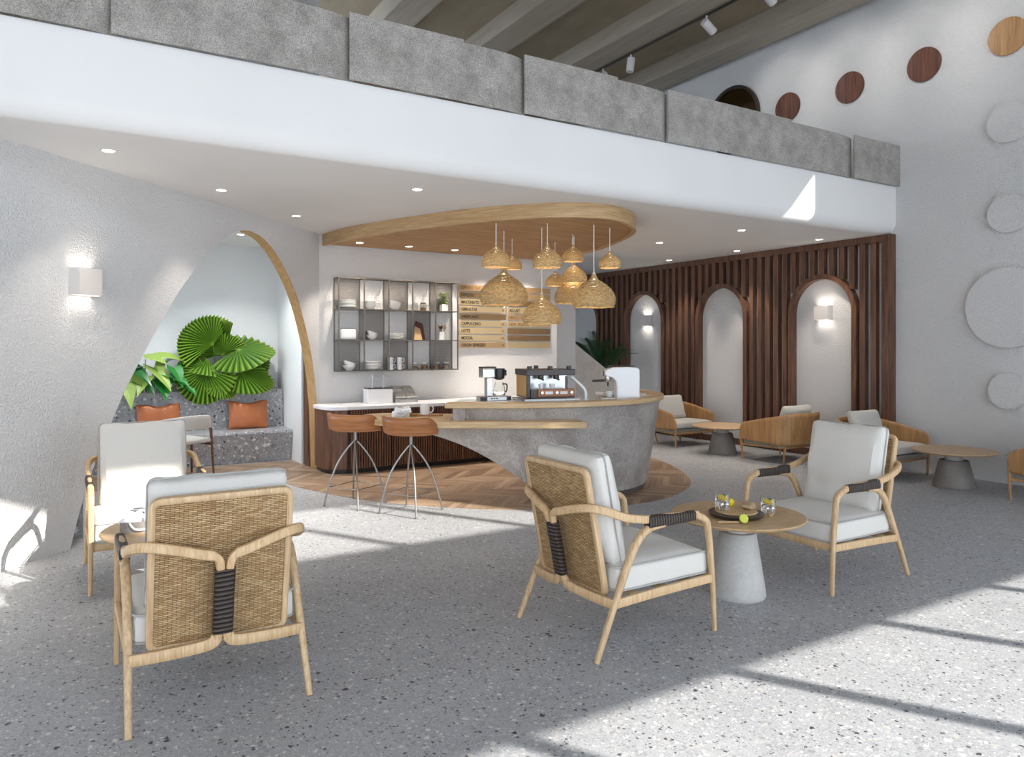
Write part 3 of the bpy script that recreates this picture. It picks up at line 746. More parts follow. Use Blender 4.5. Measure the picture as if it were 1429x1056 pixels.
# ------------------------------------------------------------ stools
def make_stool():
    t = thing('bar_stool', 'bar stool', 'stool', (0, 0, 0))
    bm = nb(); n = 40; m = 12; rings = []
    for j in range(m+1):
        ring = []
        for i in range(n):
            a_ = 2*PI*i/n; r_ = j/m
            x = 0.275*math.cos(a_); y = 0.235*math.sin(a_)
            back = max(0, -math.sin(a_)*0.9+0.42); back = min(1, back/0.75); back = back*back*(3-2*back)
            up = max(0, (r_-0.72)/0.28); z = 0.765+0.015*r_*r_+(0.145*back)*up**1.2
            k = min(r_, 0.93) if up > 0 and back > 0.3 else r_
            k = r_*(0.93/0.72) if r_ < 0.72 else 0.93+0.07*((r_-0.72)/0.28)
            if math.sin(a_) > 0.3: z -= 0.02*up
            ring.append((x*k, y*k, z))
        rings.append(ring)
    V = [[bm.verts.new(p) for p in r_] for r_ in rings[1:]]; c0 = bm.verts.new((0, 0, 0.765))
    for i in range(n): bm.faces.new((c0, V[0][i], V[0][(i+1) % n]))
    for a_, b_ in zip(V, V[1:]):
        for i in range(n): bm.faces.new((a_[i], a_[(i+1) % n], b_[(i+1) % n], b_[i]))
    o = obj('seat', bm, 'stool_wood', t); md = o.modifiers.new('s', 'SOLIDIFY'); md.thickness = 0.022; md.offset = 1
    bm = nb(); tube(bm, [(0, 0, 0.615), (0, 0, 0.76)], 0.02, 12); obj('post', bm, 'stool_metal', t)
    for k in range(4):
        a_ = R(45+90*k); c, s = math.cos(a_), math.sin(a_)
        pr = [(0.012, 0.645), (0.085, 0.56), (0.165, 0.44), (0.225, 0.30), (0.268, 0.16), (0.292, 0.07), (0.305, 0.006)]
        bm = nb(); tube(bm, cr([(r_*c, r_*s, z) for r_, z in pr], 5), 0.009, 8)
        lathe(bm, [(0.014, 0), (0.014, 0.006), (0, 0.007)], 12, (0.305*c, 0.305*s, 0)); obj('leg', bm, 'stool_metal', t)
    bm = nb(); q = [(0.255*math.cos(R(45+90*k)), 0.255*math.sin(R(45+90*k)), 0.19) for k in range(4)]
    for k in range(4): tube(bm, [q[k], q[(k+1) % 4]], 0.0045, 6)
    obj('footrest', bm, 'stool_metal', t)
    return t
st = make_stool(); st.location = (2.88, 6.59, 0.004); st.rotation_euler = (0, 0, R(-60)); st['label'] = 'bent walnut bar stool on thin metal legs, nearer the middle of the bar bench'; st['group'] = 'stools at the bar'
dup(st, (2.53, 7.18, 0.004), R(-60), 'bent walnut bar stool on thin metal legs, left one near the cabinet corner', 'stools at the bar')

# ------------------------------------------------------------ armchairs
def make_armchair():
    t = thing('armchair', 'armchair', 'armchair', (0, 0, 0))
    for s in (-1, 1):
        bm = nb(); P = cr([(s*0.365, 0.42, 0), (s*0.362, 0.405, 0.3), (s*0.36, 0.375, 0.57), (s*0.36, 0.345, 0.635), (s*0.36, 0.27, 0.665), (s*0.36, 0.2, 0.668)], 6)
        m = len(P); w = [0.026+0.014*min(1, i/(m*0.45)) for i in range(m)]; sweep(bm, P, w, w, (1, 0, 0), 12, e=0.75); obj('leg', bm, 'oak', t)
        bm = nb(); P = cr([(s*0.37, -0.42, 0), (s*0.364, -0.30, 0.27), (s*0.36, -0.19, 0.50), (s*0.36, -0.135, 0.585), (s*0.36, -0.06, 0.635), (s*0.36, 0.04, 0.648)], 6)
        m = len(P); w = [0.028+0.014*min(1, i/(m*0.45)) for i in range(m)]; sweep(bm, P, w, w, (1, 0, 0), 12, e=0.75); obj('leg', bm, 'oak', t)
        P = cr([(s*0.36, 0.29, 0.667), (s*0.36, 0.1, 0.677), (s*0.36, -0.06, 0.682), (s*0.363, -0.22, 0.71), (s*0.352, -0.335, 0.752), (s*0.30, -0.405, 0.768), (s*0.2, -0.435, 0.75), (s*0.1, -0.45, 0.722), (s*0.045, -0.452, 0.706), (s*0.023, -0.448, 0.675), (s*0.019, -0.43, 0.6), (s*0.019, -0.395, 0.45), (s*0.019, -0.372, 0.33)], 6)
        m = len(P); w = [0.034]*m; h = [0.046 if i < 48 else 0.036 for i in range(m)]
        bm = nb(); sweep(bm, P, w, h, (1, 0, 0), 12, e=0.65); obj('arm_rail', bm, 'oak_rail', t)
        bm = nb(); sweep(bm, [(s*0.36, y, 0.665+0.004*(0.27-y)) for y in (0.262, 0.15, 0.04, -0.075)], 0.047, [0.056, 0.062, 0.07, 0.078], (1, 0, 0), 16, e=0.7); obj('leather_wrap', bm, 'arm_leather', t)
        bm = nb(); P = cr([(s*0.362, 0.39, 0.298), (s*0.362, 0.0, 0.288), (s*0.362, -0.30, 0.275)], 4); sweep(bm, P, 0.026, 0.05, (1, 0, 0), 10, e=0.5)
        P = cr([(s*0.362, -0.305, 0.275), (s*0.25, -0.335, 0.283), (s*0.10, -0.362, 0.297), (s*0.04, -0.37, 0.31), (s*0.022, -0.372, 0.335)], 5); sweep(bm, P, 0.05, 0.026, (0, 0, 1), 10, e=0.5)
        obj('seat_rail', bm, 'oak_rail', t)
    bm = nb(); sweep(bm, [(-0.355, 0.392, 0.298), (0.355, 0.392, 0.298)], 0.05, 0.024, (0, 0, 1), 10, e=0.5); obj('front_rail', bm, 'oak_rail', t)
    bm = nb()
    for y in (0.25, 0.05, -0.15): box(bm, -0.35, 0.35, y-0.03, y+0.03, 0.293, 0.305)
    obj('seat_slats', bm, 'oak', t, smooth=False)
    bm = nb(); sweep(bm, [(0, -0.437, 0.648), (0, -0.405, 0.50), (0, -0.378, 0.355)], 0.085, 0.05, (1, 0, 0), 18, e=0.6); obj('back_leather_wrap', bm, 'back_leather', t)
    # back panel: local plane x, v (up) leaning back
    ln = math.atan2(0.13, 0.66); Mb = Mt((0, -0.29, 0.30), rx=ln)
    bm = nb(); loop = [(p[0], 0, p[1]+0.335) for p in rrect(0.565, 0.67, 0.035, 5)]; sweep(bm, loop, 0.036, 0.03, (0, 1, 0), 10, closed=True, e=0.55)
    fr = obj('back_frame', bm, 'oak', t); fr.matrix_local = Mb
    bm = nb(); pl_ = rrect(0.55, 0.66, 0.045, 4); a_ = [bm.verts.new((p[0], -0.009, p[1]+0.335)) for p in pl_]; b_ = [bm.verts.new((p[0], 0.009, p[1]+0.335)) for p in pl_]
    bm.faces.new(a_); bm.faces.new(b_)
    for i in range(len(pl_)): j = (i+1) % len(pl_); bm.faces.new((a_[i], a_[j], b_[j], b_[i]))
    rp = obj('rattan_panel', bm, 'rattan', t, smooth=False); rp.matrix_local = Mb
    bm = pillow(0.685, 0.67, 0.14, 0.035, 0.18, seed=1); sc_ = obj('seat_cushion', bm, 'linen', t, loc=(0, 0.065, 0.385))
    bm = nb()
    for zz in (0.062, -0.058): tube(bm, [(p[0], p[1], zz) for p in rrect(0.682, 0.667, 0.035, 4)], 0.005, 6, closed=True)
    obj('piping', bm, 'piping', sc_)
    bm = pillow(0.585, 0.61, 0.15, 0.045, 0.3, seed=2, pinch=0.03, edge=0.2, wr=0.010); bc_ = obj('back_cushion', bm, 'linen', t)
    bc_.matrix_local = Mt((0, -0.25, 0.735), rx=ln+PI/2)
    bm = nb(); tube(bm, [(p[0]*(1-0.035*(1-(p[1]/0.3)**2)*abs(p[0]/0.3)), p[1]*(1-0.035*(1-(p[0]/0.3)**2)*abs(p[1]/0.3)), 0) for p in rrect(0.587, 0.612, 0.035, 4)], 0.004, 6, closed=True)
    obj('seam', bm, 'piping', bc_)
    return t
ac = make_armchair()
ac.location = (0.60, 3.79, 0); ac['label'] = 'oak armchair seen from behind in the left foreground, woven rattan back and dark leather binding'; ac['group'] = 'oak lounge armchairs'
dup(ac, (0.52, 5.86, 0), R(180), 'sunlit oak armchair by the left wall facing the camera, cream cushions', 'oak lounge armchairs')
dup(ac, (2.72, 3.32, 0), R(-90), 'oak armchair in the centre seen from its rattan back, facing the drinks table', 'oak lounge armchairs')
dup(ac, (4.64, 3.335, 0), R(90), 'oak armchair right of the drinks table, turned towards it with cushions in view', 'oak lounge armchairs')

def make_tub():
    t = thing('tub_chair', 'tub chair', 'armchair', (0, 0, 0))
    half = [(-0.425, 0.37), (-0.435, 0.18), (-0.435, -0.02), (-0.41, -0.2), (-0.33, -0.32), (-0.18, -0.375), (0, -0.39)]
    full = half+[(-x, y) for x, y in reversed(half[:-1])]
    P = cr([(a_, b_, 0) for a_, b_ in full], 8); n = len(P)
    L_ = [0]
    for i in range(1, n): L_.append(L_[-1]+(P[i]-P[i-1]).length)
    tot = L_[-1]
    bm = nb(); NVV = 8; cols = []
    for i, p in enumerate(P):
        s = min(L_[i], tot-L_[i]); k = min(1, s/0.78); top = 0.52+0.17*k
        if s < 0.10: top -= 0.10*(1-math.sqrt(max(0, 1-(1-s/0.10)**2)))
        bot = 0.285-0.03*min(1, s/0.6)
        if s < 0.04: bot += 0.03*(1-s/0.04)
        flare = 1.0
        cols.append([bm.verts.new((p.x*(1+0.03*(k_/NVV)), p.y*(1+0.10*k_/NVV if p.y < -0.1 else 1), bot+(top-bot)*k_/NVV)) for k_ in range(NVV+1)])
    for a_, b_ in zip(cols, cols[1:]):
        for k in range(NVV): bm.faces.new((a_[k], a_[k+1], b_[k+1], b_[k]))
    o = obj('plywood_shell', bm, 'ply', t); md = o.modifiers.new('s', 'SOLIDIFY'); md.thickness = 0.018; md.offset = 0
    for s in (-1, 1):
        bm = nb(); P2 = [(s*0.405, 0.355, 0), (s*0.418, 0.36, 0.28), (s*0.425, 0.362, 0.42)]; sweep(bm, P2, [0.022, 0.036, 0.026], [0.022, 0.036, 0.026], (1, 0, 0), 10, e=0.8); obj('leg', bm, 'ply', t)
        bm = nb(); P2 = [(s*0.25, -0.22, 0), (s*0.29, -0.28, 0.24), (s*0.30, -0.30, 0.28)]; sweep(bm, P2, [0.022, 0.034, 0.03], [0.022, 0.034, 0.03], (1, 0, 0), 10, e=0.8); obj('leg', bm, 'ply', t)
    bm = nb(); fr = [(-0.41, 0.35, 0.215), (0.41, 0.35, 0.215), (0.29, -0.28, 0.215), (-0.29, -0.28, 0.215)]
    for k in range(4): sweep(bm, [fr[k], fr[(k+1) % 4]], 0.028, 0.022, (0, 0, 1), 8)
    obj('base_frame', bm, 'ply', t)
    def tap(bm):
        for v in bm.verts:
            if v.co.y < 0: v.co.x *= 1-0.20*(v.co.y/0.31)**2
        return bm
    bm = tap(pillow(0.79, 0.64, 0.075, 0.03, 0.0, seed=4, n=8)); obj('seat_base', bm, 'fabric_taupe', t, loc=(0, 0.035, 0.255))
    bm = tap(pillow(0.80, 0.66, 0.105, 0.035, 0.12, seed=5, n=10)); obj('seat_cushion', bm, 'linen_warm', t, loc=(0, 0.045, 0.347))
    bm = pillow(0.58, 0.40, 0.13, 0.05, 0.35, seed=6, pinch=0.03, edge=0.2, n=10); b_ = obj('back_cushion', bm, 'linen_warm', t); b_.matrix_local = Mt((0, -0.20, 0.59), rx=PI/2+0.30)
    return t
tb = make_tub(); tb.location = (8.645, 8.91, 0); tb.rotation_euler = (0, 0, PI); tb['label'] = 'curved plywood tub chair beside the end of the bar, its pale seat facing out'; tb['group'] = 'plywood tub chairs'
dup(tb, (8.665, 6.89, 0), 0, 'curved plywood tub chair turned away, showing its wooden back before the slatted wall', 'plywood tub chairs')
dup(tb, (8.745, 5.47, 0), PI, 'curved plywood tub chair partly behind the right armchair, beside the right wall', 'plywood tub chairs')
dup(tb, (8.83, 3.49, 0), 0, 'curved plywood tub chair cut by the right edge of the view', 'plywood tub chairs')

# ------------------------------------------------------------ round tables
def make_table(name, lb, loc, h, r, rb, rt, conc='table_concrete', grp=None):
    t = thing(name, lb, 'coffee table', loc, 0, grp)
    bm = nb(); lathe(bm, [(0, h-0.028), (r-0.04, h-0.028), (r-0.012, h-0.018), (r, h-0.006), (r-0.006, h), (0, h)], 72); obj('table_top', bm, 'oak_top', t)
    bm = nb(); lathe(bm, [(0, h-0.112), (rt*0.62, h-0.112), (rt*0.64, h-0.045), (rt*0.8, h-0.029), (0, h-0.029)], 40); obj('collar', bm, 'ceramic' if conc == 'table_concrete' else 'table_concrete', t)
    bm = nb(); lathe(bm, [(0, 0), (rb-0.006, 0), (rb, 0.01), (rb*0.985+rt*0.015, 0.03), (rt, h-0.119), (rt-0.006, h-0.1125), (0, h-0.1125)], 56); obj('pedestal', bm, conc, t)
    return t
make_table('coffee_table', 'round oak coffee table on a pale concrete cone, carrying drinks between two armchairs', (3.72, 3.30, 0), 0.52, 0.42, 0.175, 0.115, grp='round pedestal tables')
make_table('coffee_table', 'round oak coffee table between the two left armchairs, holding a napkin tray', (0.60, 4.83, 0), 0.52, 0.42, 0.175, 0.115, grp='round pedestal tables')
make_table('coffee_table', 'low round oak table on a dark concrete cone in front of the middle arch', (8.43, 7.77, 0), 0.42, 0.44, 0.21, 0.145, 'table_concrete_dark', 'round pedestal tables')
make_table('coffee_table', 'low round oak table on a dark concrete cone by the right wall', (8.68, 4.55, 0), 0.42, 0.44, 0.22, 0.15, 'table_concrete_dark', 'round pedestal tables')

# ------------------------------------------------------------ pendants
def make_pendant():
    """unit shade: bottom radius ~0.5 wide 1, height 0.8, top at z=0"""
    t = thing('wicker_pendant', 'pendant', 'pendant lamp', (0, 0, 0))
    prof = [(0.05, 0.0), (0.06, -0.06), (0.10, -0.13), (0.19, -0.20), (0.30, -0.28), (0.40, -0.37), (0.47, -0.48), (0.50, -0.60), (0.49, -0.70), (0.465, -0.78)]
    P = cr([(r_, 0, z) for r_, z in prof], 4); m = len(P)
    bm = nb(); nr = 36
    for j in range(nr):
        a_ = 2*PI*j/nr
        sweep(bm, [(p.x*math.cos(a_), p.x*math.sin(a_), p.z) for p in P[::3]+[P[-1]]], 0.018, 0.010, (-math.sin(a_), math.cos(a_), 0.01), 4, e=1)
    obj('ribs', bm, 'wicker', t)
    bm = nb(); seg = 56; Ls = [0]
    for i in range(1, m): Ls.append(Ls[-1]+(P[i]-P[i-1]).length)
    rows = 17
    for k in range(rows):
        d_ = Ls[-1]*(0.20+0.795*k/(rows-1)); i = max(j for j in range(m-1) if Ls[j] <= d_+1e-9); f = (d_-Ls[i])/(Ls[i+1]-Ls[i]); p = P[i].lerp(P[i+1], min(1, f))
        tg = (P[i+1]-P[i]).normalized(); pts = []
        for q in range(seg):
            a_ = 2*PI*(q+0.5)/seg; w = (1 if ((q//2)+k) % 2 else -1)*0.017
            rr_ = p.x+w*min(1, p.x/0.2); pts.append((rr_*math.cos(a_), rr_*math.sin(a_), p.z+0.004*math.sin(5*a_+k*2.3)))
        # flat strands lying along the surface
        hw = 0.0185 if k < rows-1 else 0.022; ring0 = []; ring1 = []
        for q, (x_, y_, z_) in enumerate(pts):
            an = math.atan2(y_, x_); off = Vector((math.cos(an)*tg.x, math.sin(an)*tg.x, tg.z))*hw; nn = Vector((math.cos(an)*-tg.z, math.sin(an)*-tg.z, tg.x))*0.005
            c3 = Vector((x_, y_, z_)); ring0.append([bm.verts.new(v_) for v_ in (c3-off-nn, c3+off-nn, c3+off+nn, c3-off+nn)])
        for q in range(seg):
            A_, B_ = ring0[q], ring0[(q+1) % seg]
            for kk in range(4): bm.faces.new((A_[kk], A_[(kk+1) % 4], B_[(kk+1) % 4], B_[kk]))
    obj('weave', bm, 'wicker', t)
    bm = nb(); lathe(bm, [(0.0, 0.03), (0.035, 0.03), (0.035, -0.09), (0.0, -0.09)], 14); obj('lamp_holder', bm, 'cord', t)
    bm = nb(); lathe(bm, [(0.0, -0.09), (0.03, -0.10), (0.05, -0.16), (0.085, -0.24), (0.08, -0.30), (0.045, -0.345), (0, -0.355)], 16); obj('bulb', bm, 'bulb_glow', t)
    return t
pens = [(4.05, 6.97, 2.71, 0.31, 'small wicker pendant lamp, leftmost of the upper row'), (4.40, 7.39, 2.51, 0.54, 'largest wicker pendant lamp, hanging in front of the menu'),
        (4.80, 7.86, 2.75, 0.24, 'tiny wicker pendant lamp half hidden behind the leftmost one'), (4.53, 6.68, 2.71, 0.315, 'small wicker pendant lamp in the middle of the upper row'),
        (4.65, 6.97, 2.19, 0.425, 'lowest wicker pendant lamp, directly over the espresso machine'), (5.45, 7.86, 2.57, 0.24, 'tiny wicker pendant lamp deep behind, left of the stacked trio'),
        (5.24, 7.18, 2.82, 0.255, 'topmost wicker pendant lamp of the overlapping trio'), (5.30, 7.19, 2.64, 0.305, 'middle wicker pendant lamp of the overlapping trio'),
        (5.60, 7.69, 2.55, 0.43, 'bottom wicker pendant lamp of the overlapping trio'), (5.03, 6.50, 2.40, 0.465, 'large wicker pendant lamp, nearest at the right of the cluster'),
        (5.31, 6.57, 2.68, 0.24, 'small wicker pendant lamp, rightmost and alone')]
pens[7] = (5.36, 7.32, 2.62, 0.305, pens[7][4]); pens[8] = (5.42, 7.44, 2.475, 0.43, pens[8][4])
pn = make_pendant()
for i, (x, y, zt, w, lb) in enumerate(pens):
    if i == 0:
        r_ = pn; r_['group'] = 'wicker pendants over the bar'; r_['label'] = lb; r_.location = (x, y, zt); r_.scale = (w, w, w)
    else: r_ = dup(pn, (x, y, zt), R(37*i), lb, 'wicker pendants over the bar', w)
for i, (x, y, zt, w, lb) in enumerate(pens):
    r_ = [o for o in C.objects if o.get('group') == 'wicker pendants over the bar' and o['label'] == lb][0]
    bm = nb(); L0 = (2.944-zt)/w; tube(bm, [(0, 0, 0.02), (0, 0, L0)], 0.0055/w, 6); 
    o = obj('cord', bm, 'cord', r_)
    ld = bpy.data.lights.new('pendant_bulb', 'POINT'); ld.energy = 1.2*w/0.35; ld.color = (1, 0.82, 0.58); ld.shadow_soft_size = 0.03*w/0.35
    lo = bpy.data.objects.new('bulb_light', ld); C.objects.link(lo); lo.parent = r_; lo.location = (0, 0, -0.50)

# ------------------------------------------------------------ wall shelf
SX, SY, SZ = 3.10, 9.44, 1.27; SW, SH, SDp = 1.75, 1.236, 0.195; cw = SW/5; rh = SH/3
sh = thing('wall_shelf', 'dark metal cubby shelf with crockery on the rear wall', 'shelf', (SX, SY, SZ))
bm = nb(); b_ = 0.007
for i in range(6):
    for y in (0, SDp-0.006): box(bm, i*cw-b_, i*cw+b_, y-b_ if y == 0 else y-b_, y+b_ if y == 0 else y+0.004, -b_, SH+b_)
for j in range(4):
    for y in (0, SDp-0.006): box(bm, 0, SW, y-b_*0.9, y+(b_*0.9 if y == 0 else 0.004), j*rh-b_*0.9, j*rh+b_*0.9)
    for i in range(6): box(bm, i*cw-b_*0.9, i*cw+b_*0.9, 0, SDp-0.002, j*rh-b_*0.8, j*rh+b_*0.8)
obj('frame', bm, 'shelf_metal', sh, smooth=False)
for j in range(3):
    bm = nb(); box(bm, 0, SW, 0.0, SDp-0.004, j*rh-0.001, j*rh+0.0045); obj('shelf_board', bm, 'shelf_metal', sh, smooth=False)
for j in range(3):
    for c in range(5):
        if (j+c) % 2 == 0:
            bm = nb(); box(bm, c*cw+0.006, (c+1)*cw-0.006, SDp-0.008, SDp-0.005, j*rh+0.006, (j+1)*rh-0.006); obj('perforated_panel', bm, 'perforated_sheet', sh, smooth=False)
def cell(row, col, dx=0, dy=0):   # row 0 = top
    return (SX+cw*(col+0.5)+dx, SY+0.10+dy, SZ+rh*(2-row)+0.0055)
PLATE = [(0, 0), (0.05, 0), (0.055, 0.004), (0.085, 0.008), (0.105, 0.018), (0.103, 0.020), (0.082, 0.012), (0.05, 0.008), (0, 0.008)]
BOWL = [(0, 0), (0.032, 0), (0.036, 0.006), (0.062, 0.028), (0.078, 0.058), (0.080, 0.066), (0.076, 0.066), (0.070, 0.050), (0.055, 0.028), (0.03, 0.012), (0, 0.010)]
def crock(name, prof, s, loc, lb, cat, grp, mat='ceramic', rot=None, zs=1):
    bm = nb(); lathe(bm, [(r_*s, z*s*zs) for r_, z in prof], 36, cap=False); o = obj(name, bm, mat, loc=loc, rot=rot); return tag(o, lb, cat, grp)
ORD = ['bottom', 'second', 'third', 'fourth', 'fifth', 'sixth', 'seventh']
def stack(row, col, n, name, prof, s, step, what, grp, cat, dx=0, zs=1, where=''):
    x, y, z = cell(row, col, dx)
    for k in range(n):
        pos = 'topmost' if k == n-1 else ORD[k]+(' from below' if k else '')
        crock(name, prof, s*(1-0.012*(k % 2)), (x+0.003*math.sin(k*2.1), y, z+k*step), '%s %s, %s of its stack' % (what, where, pos), cat, grp, zs=zs)
stack(0, 0, 5, 'plate', PLATE, 1.12, 0.021, 'white plate', 'plates in the top left cubby', 'plate', -0.02, 1.5, 'in the top left shelf cubby')
stack(0, 1, 4, 'bowl', BOWL, 0.95, 0.020, 'small white bowl', 'bowls in the second cubby of the top row', 'bowl', -0.06, 0.8, 'in the top row second cubby')
stack(1, 2, 4, 'plate', PLATE, 1.02, 0.019, 'white side plate', 'plates in the middle cubby', 'plate', -0.03, 1.3, 'in the centre shelf cubby')
stack(2, 1, 5, 'plate', PLATE, 1.12, 0.021, 'large white soup plate', 'plates in the bottom row second cubby', 'plate', -0.03, 1.7, 'in the bottom row second cubby')
def pair(row, col, dx, where, grp, s=1.12):
    x, y, z = cell(row, col, dx)
    crock('bowl', BOWL, s, (x, y, z), 'rounded white bowl %s, the lower one' % where, 'bowl', grp)
    crock('bowl', BOWL, s*0.97, (x-0.012, y, z+0.045), 'rounded white bowl %s, tilted on top' % where, 'bowl', grp, rot=(0, R(16), 0))
pair(0, 2, -0.05, 'in the top row middle cubby', 'bowls in the top middle cubby')
pair(1, 1, -0.03, 'in the middle row second cubby', 'bowls in the middle row second cubby', 0.95)
pair(2, 0, 0.0, 'in the bottom left cubby', 'bowls in the bottom left cubby')
# jars
def jar(row, col, dx, lb, fill='cookie', h=0.10, r_=0.042, grp='glass jars on the shelf', lidm='ceramic', fh=0.45):
    x, y, z = cell(row, col, dx); t = thing('glass_jar', lb, 'jar', (x, y, z), 0, grp)
    bm = nb(); lathe(bm, [(0, 0), (r_, 0), (r_, h*0.8), (r_*0.8, h*0.92), (r_*0.8, h), (r_*0.74, h), (r_*0.74, h*0.9), (r_*0.94, h*0.78), (r_*0.94, 0.004), (0, 0.004)], 28, cap=False); obj('jar_body', bm, 'jar_glass', t)
    bm = nb(); lathe(bm, [(0, h), (r_*0.9, h), (r_*0.9, h+0.012), (0, h+0.014)], 28); obj('lid', bm, lidm, t)
    if fill:
        bm = nb(); lathe(bm, [(0, 0.006), (r_*0.9, 0.006), (r_*0.9, h*fh*0.8), (r_*0.5, h*fh), (0, h*fh*1.15)], 20); obj('contents', bm, fill, t)
    return t
jar(0, 3, -0.10, 'plain empty glass jar in the top row fourth cubby', None, 0.11, 0.042)
jar(0, 3, 0.03, 'glass jar with dark clip lid and brown contents in the top row fourth cubby', 'cookie', 0.10, 0.045, lidm='dark_metal')
jar(2, 3, -0.10, 'glass jar of dark coffee beans, leftmost in the bottom row', 'cookie', 0.085, 0.046, fh=0.5)
jar(2, 3, 0.05, 'glass jar of biscuits, second in the bottom row', 'cookie', 0.085, 0.046, fh=0.7)
jar(2, 4, -0.11, 'glass jar of biscuits, third in the bottom row', 'cookie', 0.085, 0.046, fh=0.65)
jar(2, 4, 0.04, 'glass jar of crackers, rightmost in the bottom row', 'paper_kraft', 0.085, 0.046, fh=0.7)
# mugs
def make_mug(loc, lb, grp, s=1.0, rz=0, cat='mug'):
    t = thing('mug', lb, cat, loc, rz, grp)
    bm = nb(); lathe(bm, [(0, 0), (0.034*s, 0), (0.038*s, 0.004*s), (0.040*s, 0.085*s), (0.037*s, 0.085*s), (0.035*s, 0.008*s), (0, 0.008*s)], 32, cap=False); obj('cup', bm, 'ceramic', t)
    bm = nb(); tube(bm, cr([(0.037*s, 0, 0.07*s), (0.058*s, 0, 0.068*s), (0.066*s, 0, 0.045*s), (0.056*s, 0, 0.022*s), (0.037*s, 0, 0.018*s)], 5), 0.005*s, 8, ref=(0, 1, 0)); obj('handle', bm, 'ceramic', t)
    return t
for i, (dx, k, lb) in enumerate([(-0.11, 0, 'white mug at the bottom of the left pair on the shelf'), (-0.11, 1, 'white mug on top of the left pair on the shelf'), (0.02, 0, 'white mug at the bottom of the right pair on the shelf'), (0.02, 1, 'white mug on top of the right pair on the shelf')]):
    x, y, z = cell(2, 2, dx); make_mug((x, y, z+k*0.0865), lb, 'stacked mugs on the shelf', 1.0, R(-25))
# bin, boards, utensils, pot plant
x, y, z = cell(1, 0, -0.03); bm = pillow(0.21, 0.15, 0.14, 0.02, 0, n=6, wr=0.0005); xf(bm, Matrix.Translation((0, 0, 0.07)))
tag(obj('storage_bin', bm, 'ceramic', loc=(x, y, z)), 'white rectangular bin in the middle row left cubby', 'storage bin')
x, y, z = cell(1, 3, -0.02)
def cutting_board(pts, mat, lb, loc, rot):
    bm = nb(); a_ = [bm.verts.new((u, 0, v)) for u, v in pts]; b2_ = [bm.verts.new((u, 0.014, v)) for u, v in pts]; bm.faces.new(a_); bm.faces.new(b2_)
    for i in range(len(pts)): j = (i+1) % len(pts); bm.faces.new((a_[i], a_[j], b2_[j], b2_[i]))
    tag(obj('cutting_board', bm, mat, loc=loc, rot=rot, smooth=False, bevel=0.003), lb, 'cutting board', 'cutting boards on the shelf')
cutting_board([(-0.085, 0), (0.045, 0), (0.02, 0.16), (-0.06, 0.20)], 'board_light', 'pale wooden cutting board leaning in the shelf', (x-0.02, y-0.03, z), (R(-9), 0, 0))
cutting_board([(-0.05, 0), (0.10, 0), (0.075, 0.23), (-0.03, 0.275), (-0.05, 0.2)], 'board_dark', 'dark wooden cutting board behind the pale one', (x-0.01, y+0.01, z), (R(-9), 0, 0))
x, y, z = cell(1, 4, -0.03); t = thing('utensil_crock', 'white crock of wooden utensils in the middle row right cubby', 'utensil holder', (x, y, z))
bm = nb(); lathe(bm, [(0, 0), (0.045, 0), (0.045, 0.12), (0.04, 0.12), (0.04, 0.008), (0, 0.008)], 28, cap=False); obj('crock', bm, 'ceramic', t)
for k in range(5):
    a_ = k*1.3; bm = nb(); tube(bm, [(0.01*math.cos(a_), 0.01*math.sin(a_), 0.01), (0.045*math.cos(a_), 0.03*math.sin(a_), 0.16+0.012*(k % 3))], 0.004, 6)
    e_ = pillow(0.026, 0.008, 0.045, 0.004, 0, n=3, wr=0); xf(e_, Mt((0.05*math.cos(a_), 0.032*math.sin(a_), 0.175+0.012*(k % 3)), ry=0.35*math.cos(a_))); merge(bm, e_)
    obj('utensil', bm, 'board_dark' if k % 2 else 'board_light', t)
rnd = random.Random(7)
def leaf_blade(bm, base, d, up, ln, wd, droop=0.3, n=6, fold=0.25, tipp=1.0, base_w=0.15):
    d = Vector(d).normalized(); up = Vector(up); side = d.cross(up)
    if side.length < 1e-3: side = Vector((1, 0, 0))
    side.normalize(); nn = side.cross(d).normalized(); prev = None
    p = Vector(base)
    for k in range(n+1):
        u = k/n; wdt = wd*(math.sin(PI*min(1, (u*0.93+0.07))**0.8))*(1 if u < 0.98 else 0.1)
        wdt = max(wdt, wd*0.02)
        q = Vector(base)+d*ln*u+Vector((0, 0, -1))*droop*ln*u*u
        l_ = bm.verts.new(q-side*wdt/2+nn*fold*wdt/2); c_2 = bm.verts.new(q); r_2 = bm.verts.new(q+side*wdt/2+nn*fold*wdt/2)
        if prev: bm.faces.new((prev[0], prev[1], c_2, l_)); bm.faces.new((prev[1], prev[2], r_2, c_2))
        prev = (l_, c_2, r_2)
x, y, z = cell(0, 4, 0.0); t = thing('potted_plant', 'small leafy herb in a square white pot, top right shelf cubby', 'potted plant', (x, y, z))
bm = nb(); box(bm, -0.045, 0.045, -0.045, 0.045, 0, 0.10); obj('pot', bm, 'ceramic', t, smooth=False, bevel=0.004)
bm = nb()
for k in range(110):
    a_ = rnd.uniform(0, 2*PI); r_ = rnd.uniform(0, 0.07); zz = 0.10+rnd.uniform(0.01, 0.16); r_ *= math.sin(PI*min(1, (zz-0.08)/0.2))**0.5
    leaf_blade(bm, (r_*math.cos(a_), r_*math.sin(a_)*0.8, zz), (math.cos(a_), math.sin(a_), rnd.uniform(-0.2, 0.8)), (0, 0, 1), 0.04, 0.024, 0.3, 3)
obj('foliage', bm, 'leaf_lime', t, smooth=False, recalc=False)
bm = nb()
for k in range(5): tube(bm, [(0, 0, 0.09), (0.03*math.cos(k*1.3), 0.03*math.sin(k*1.3), 0.22)], 0.002, 5)
obj('stems', bm, 'stem', t)

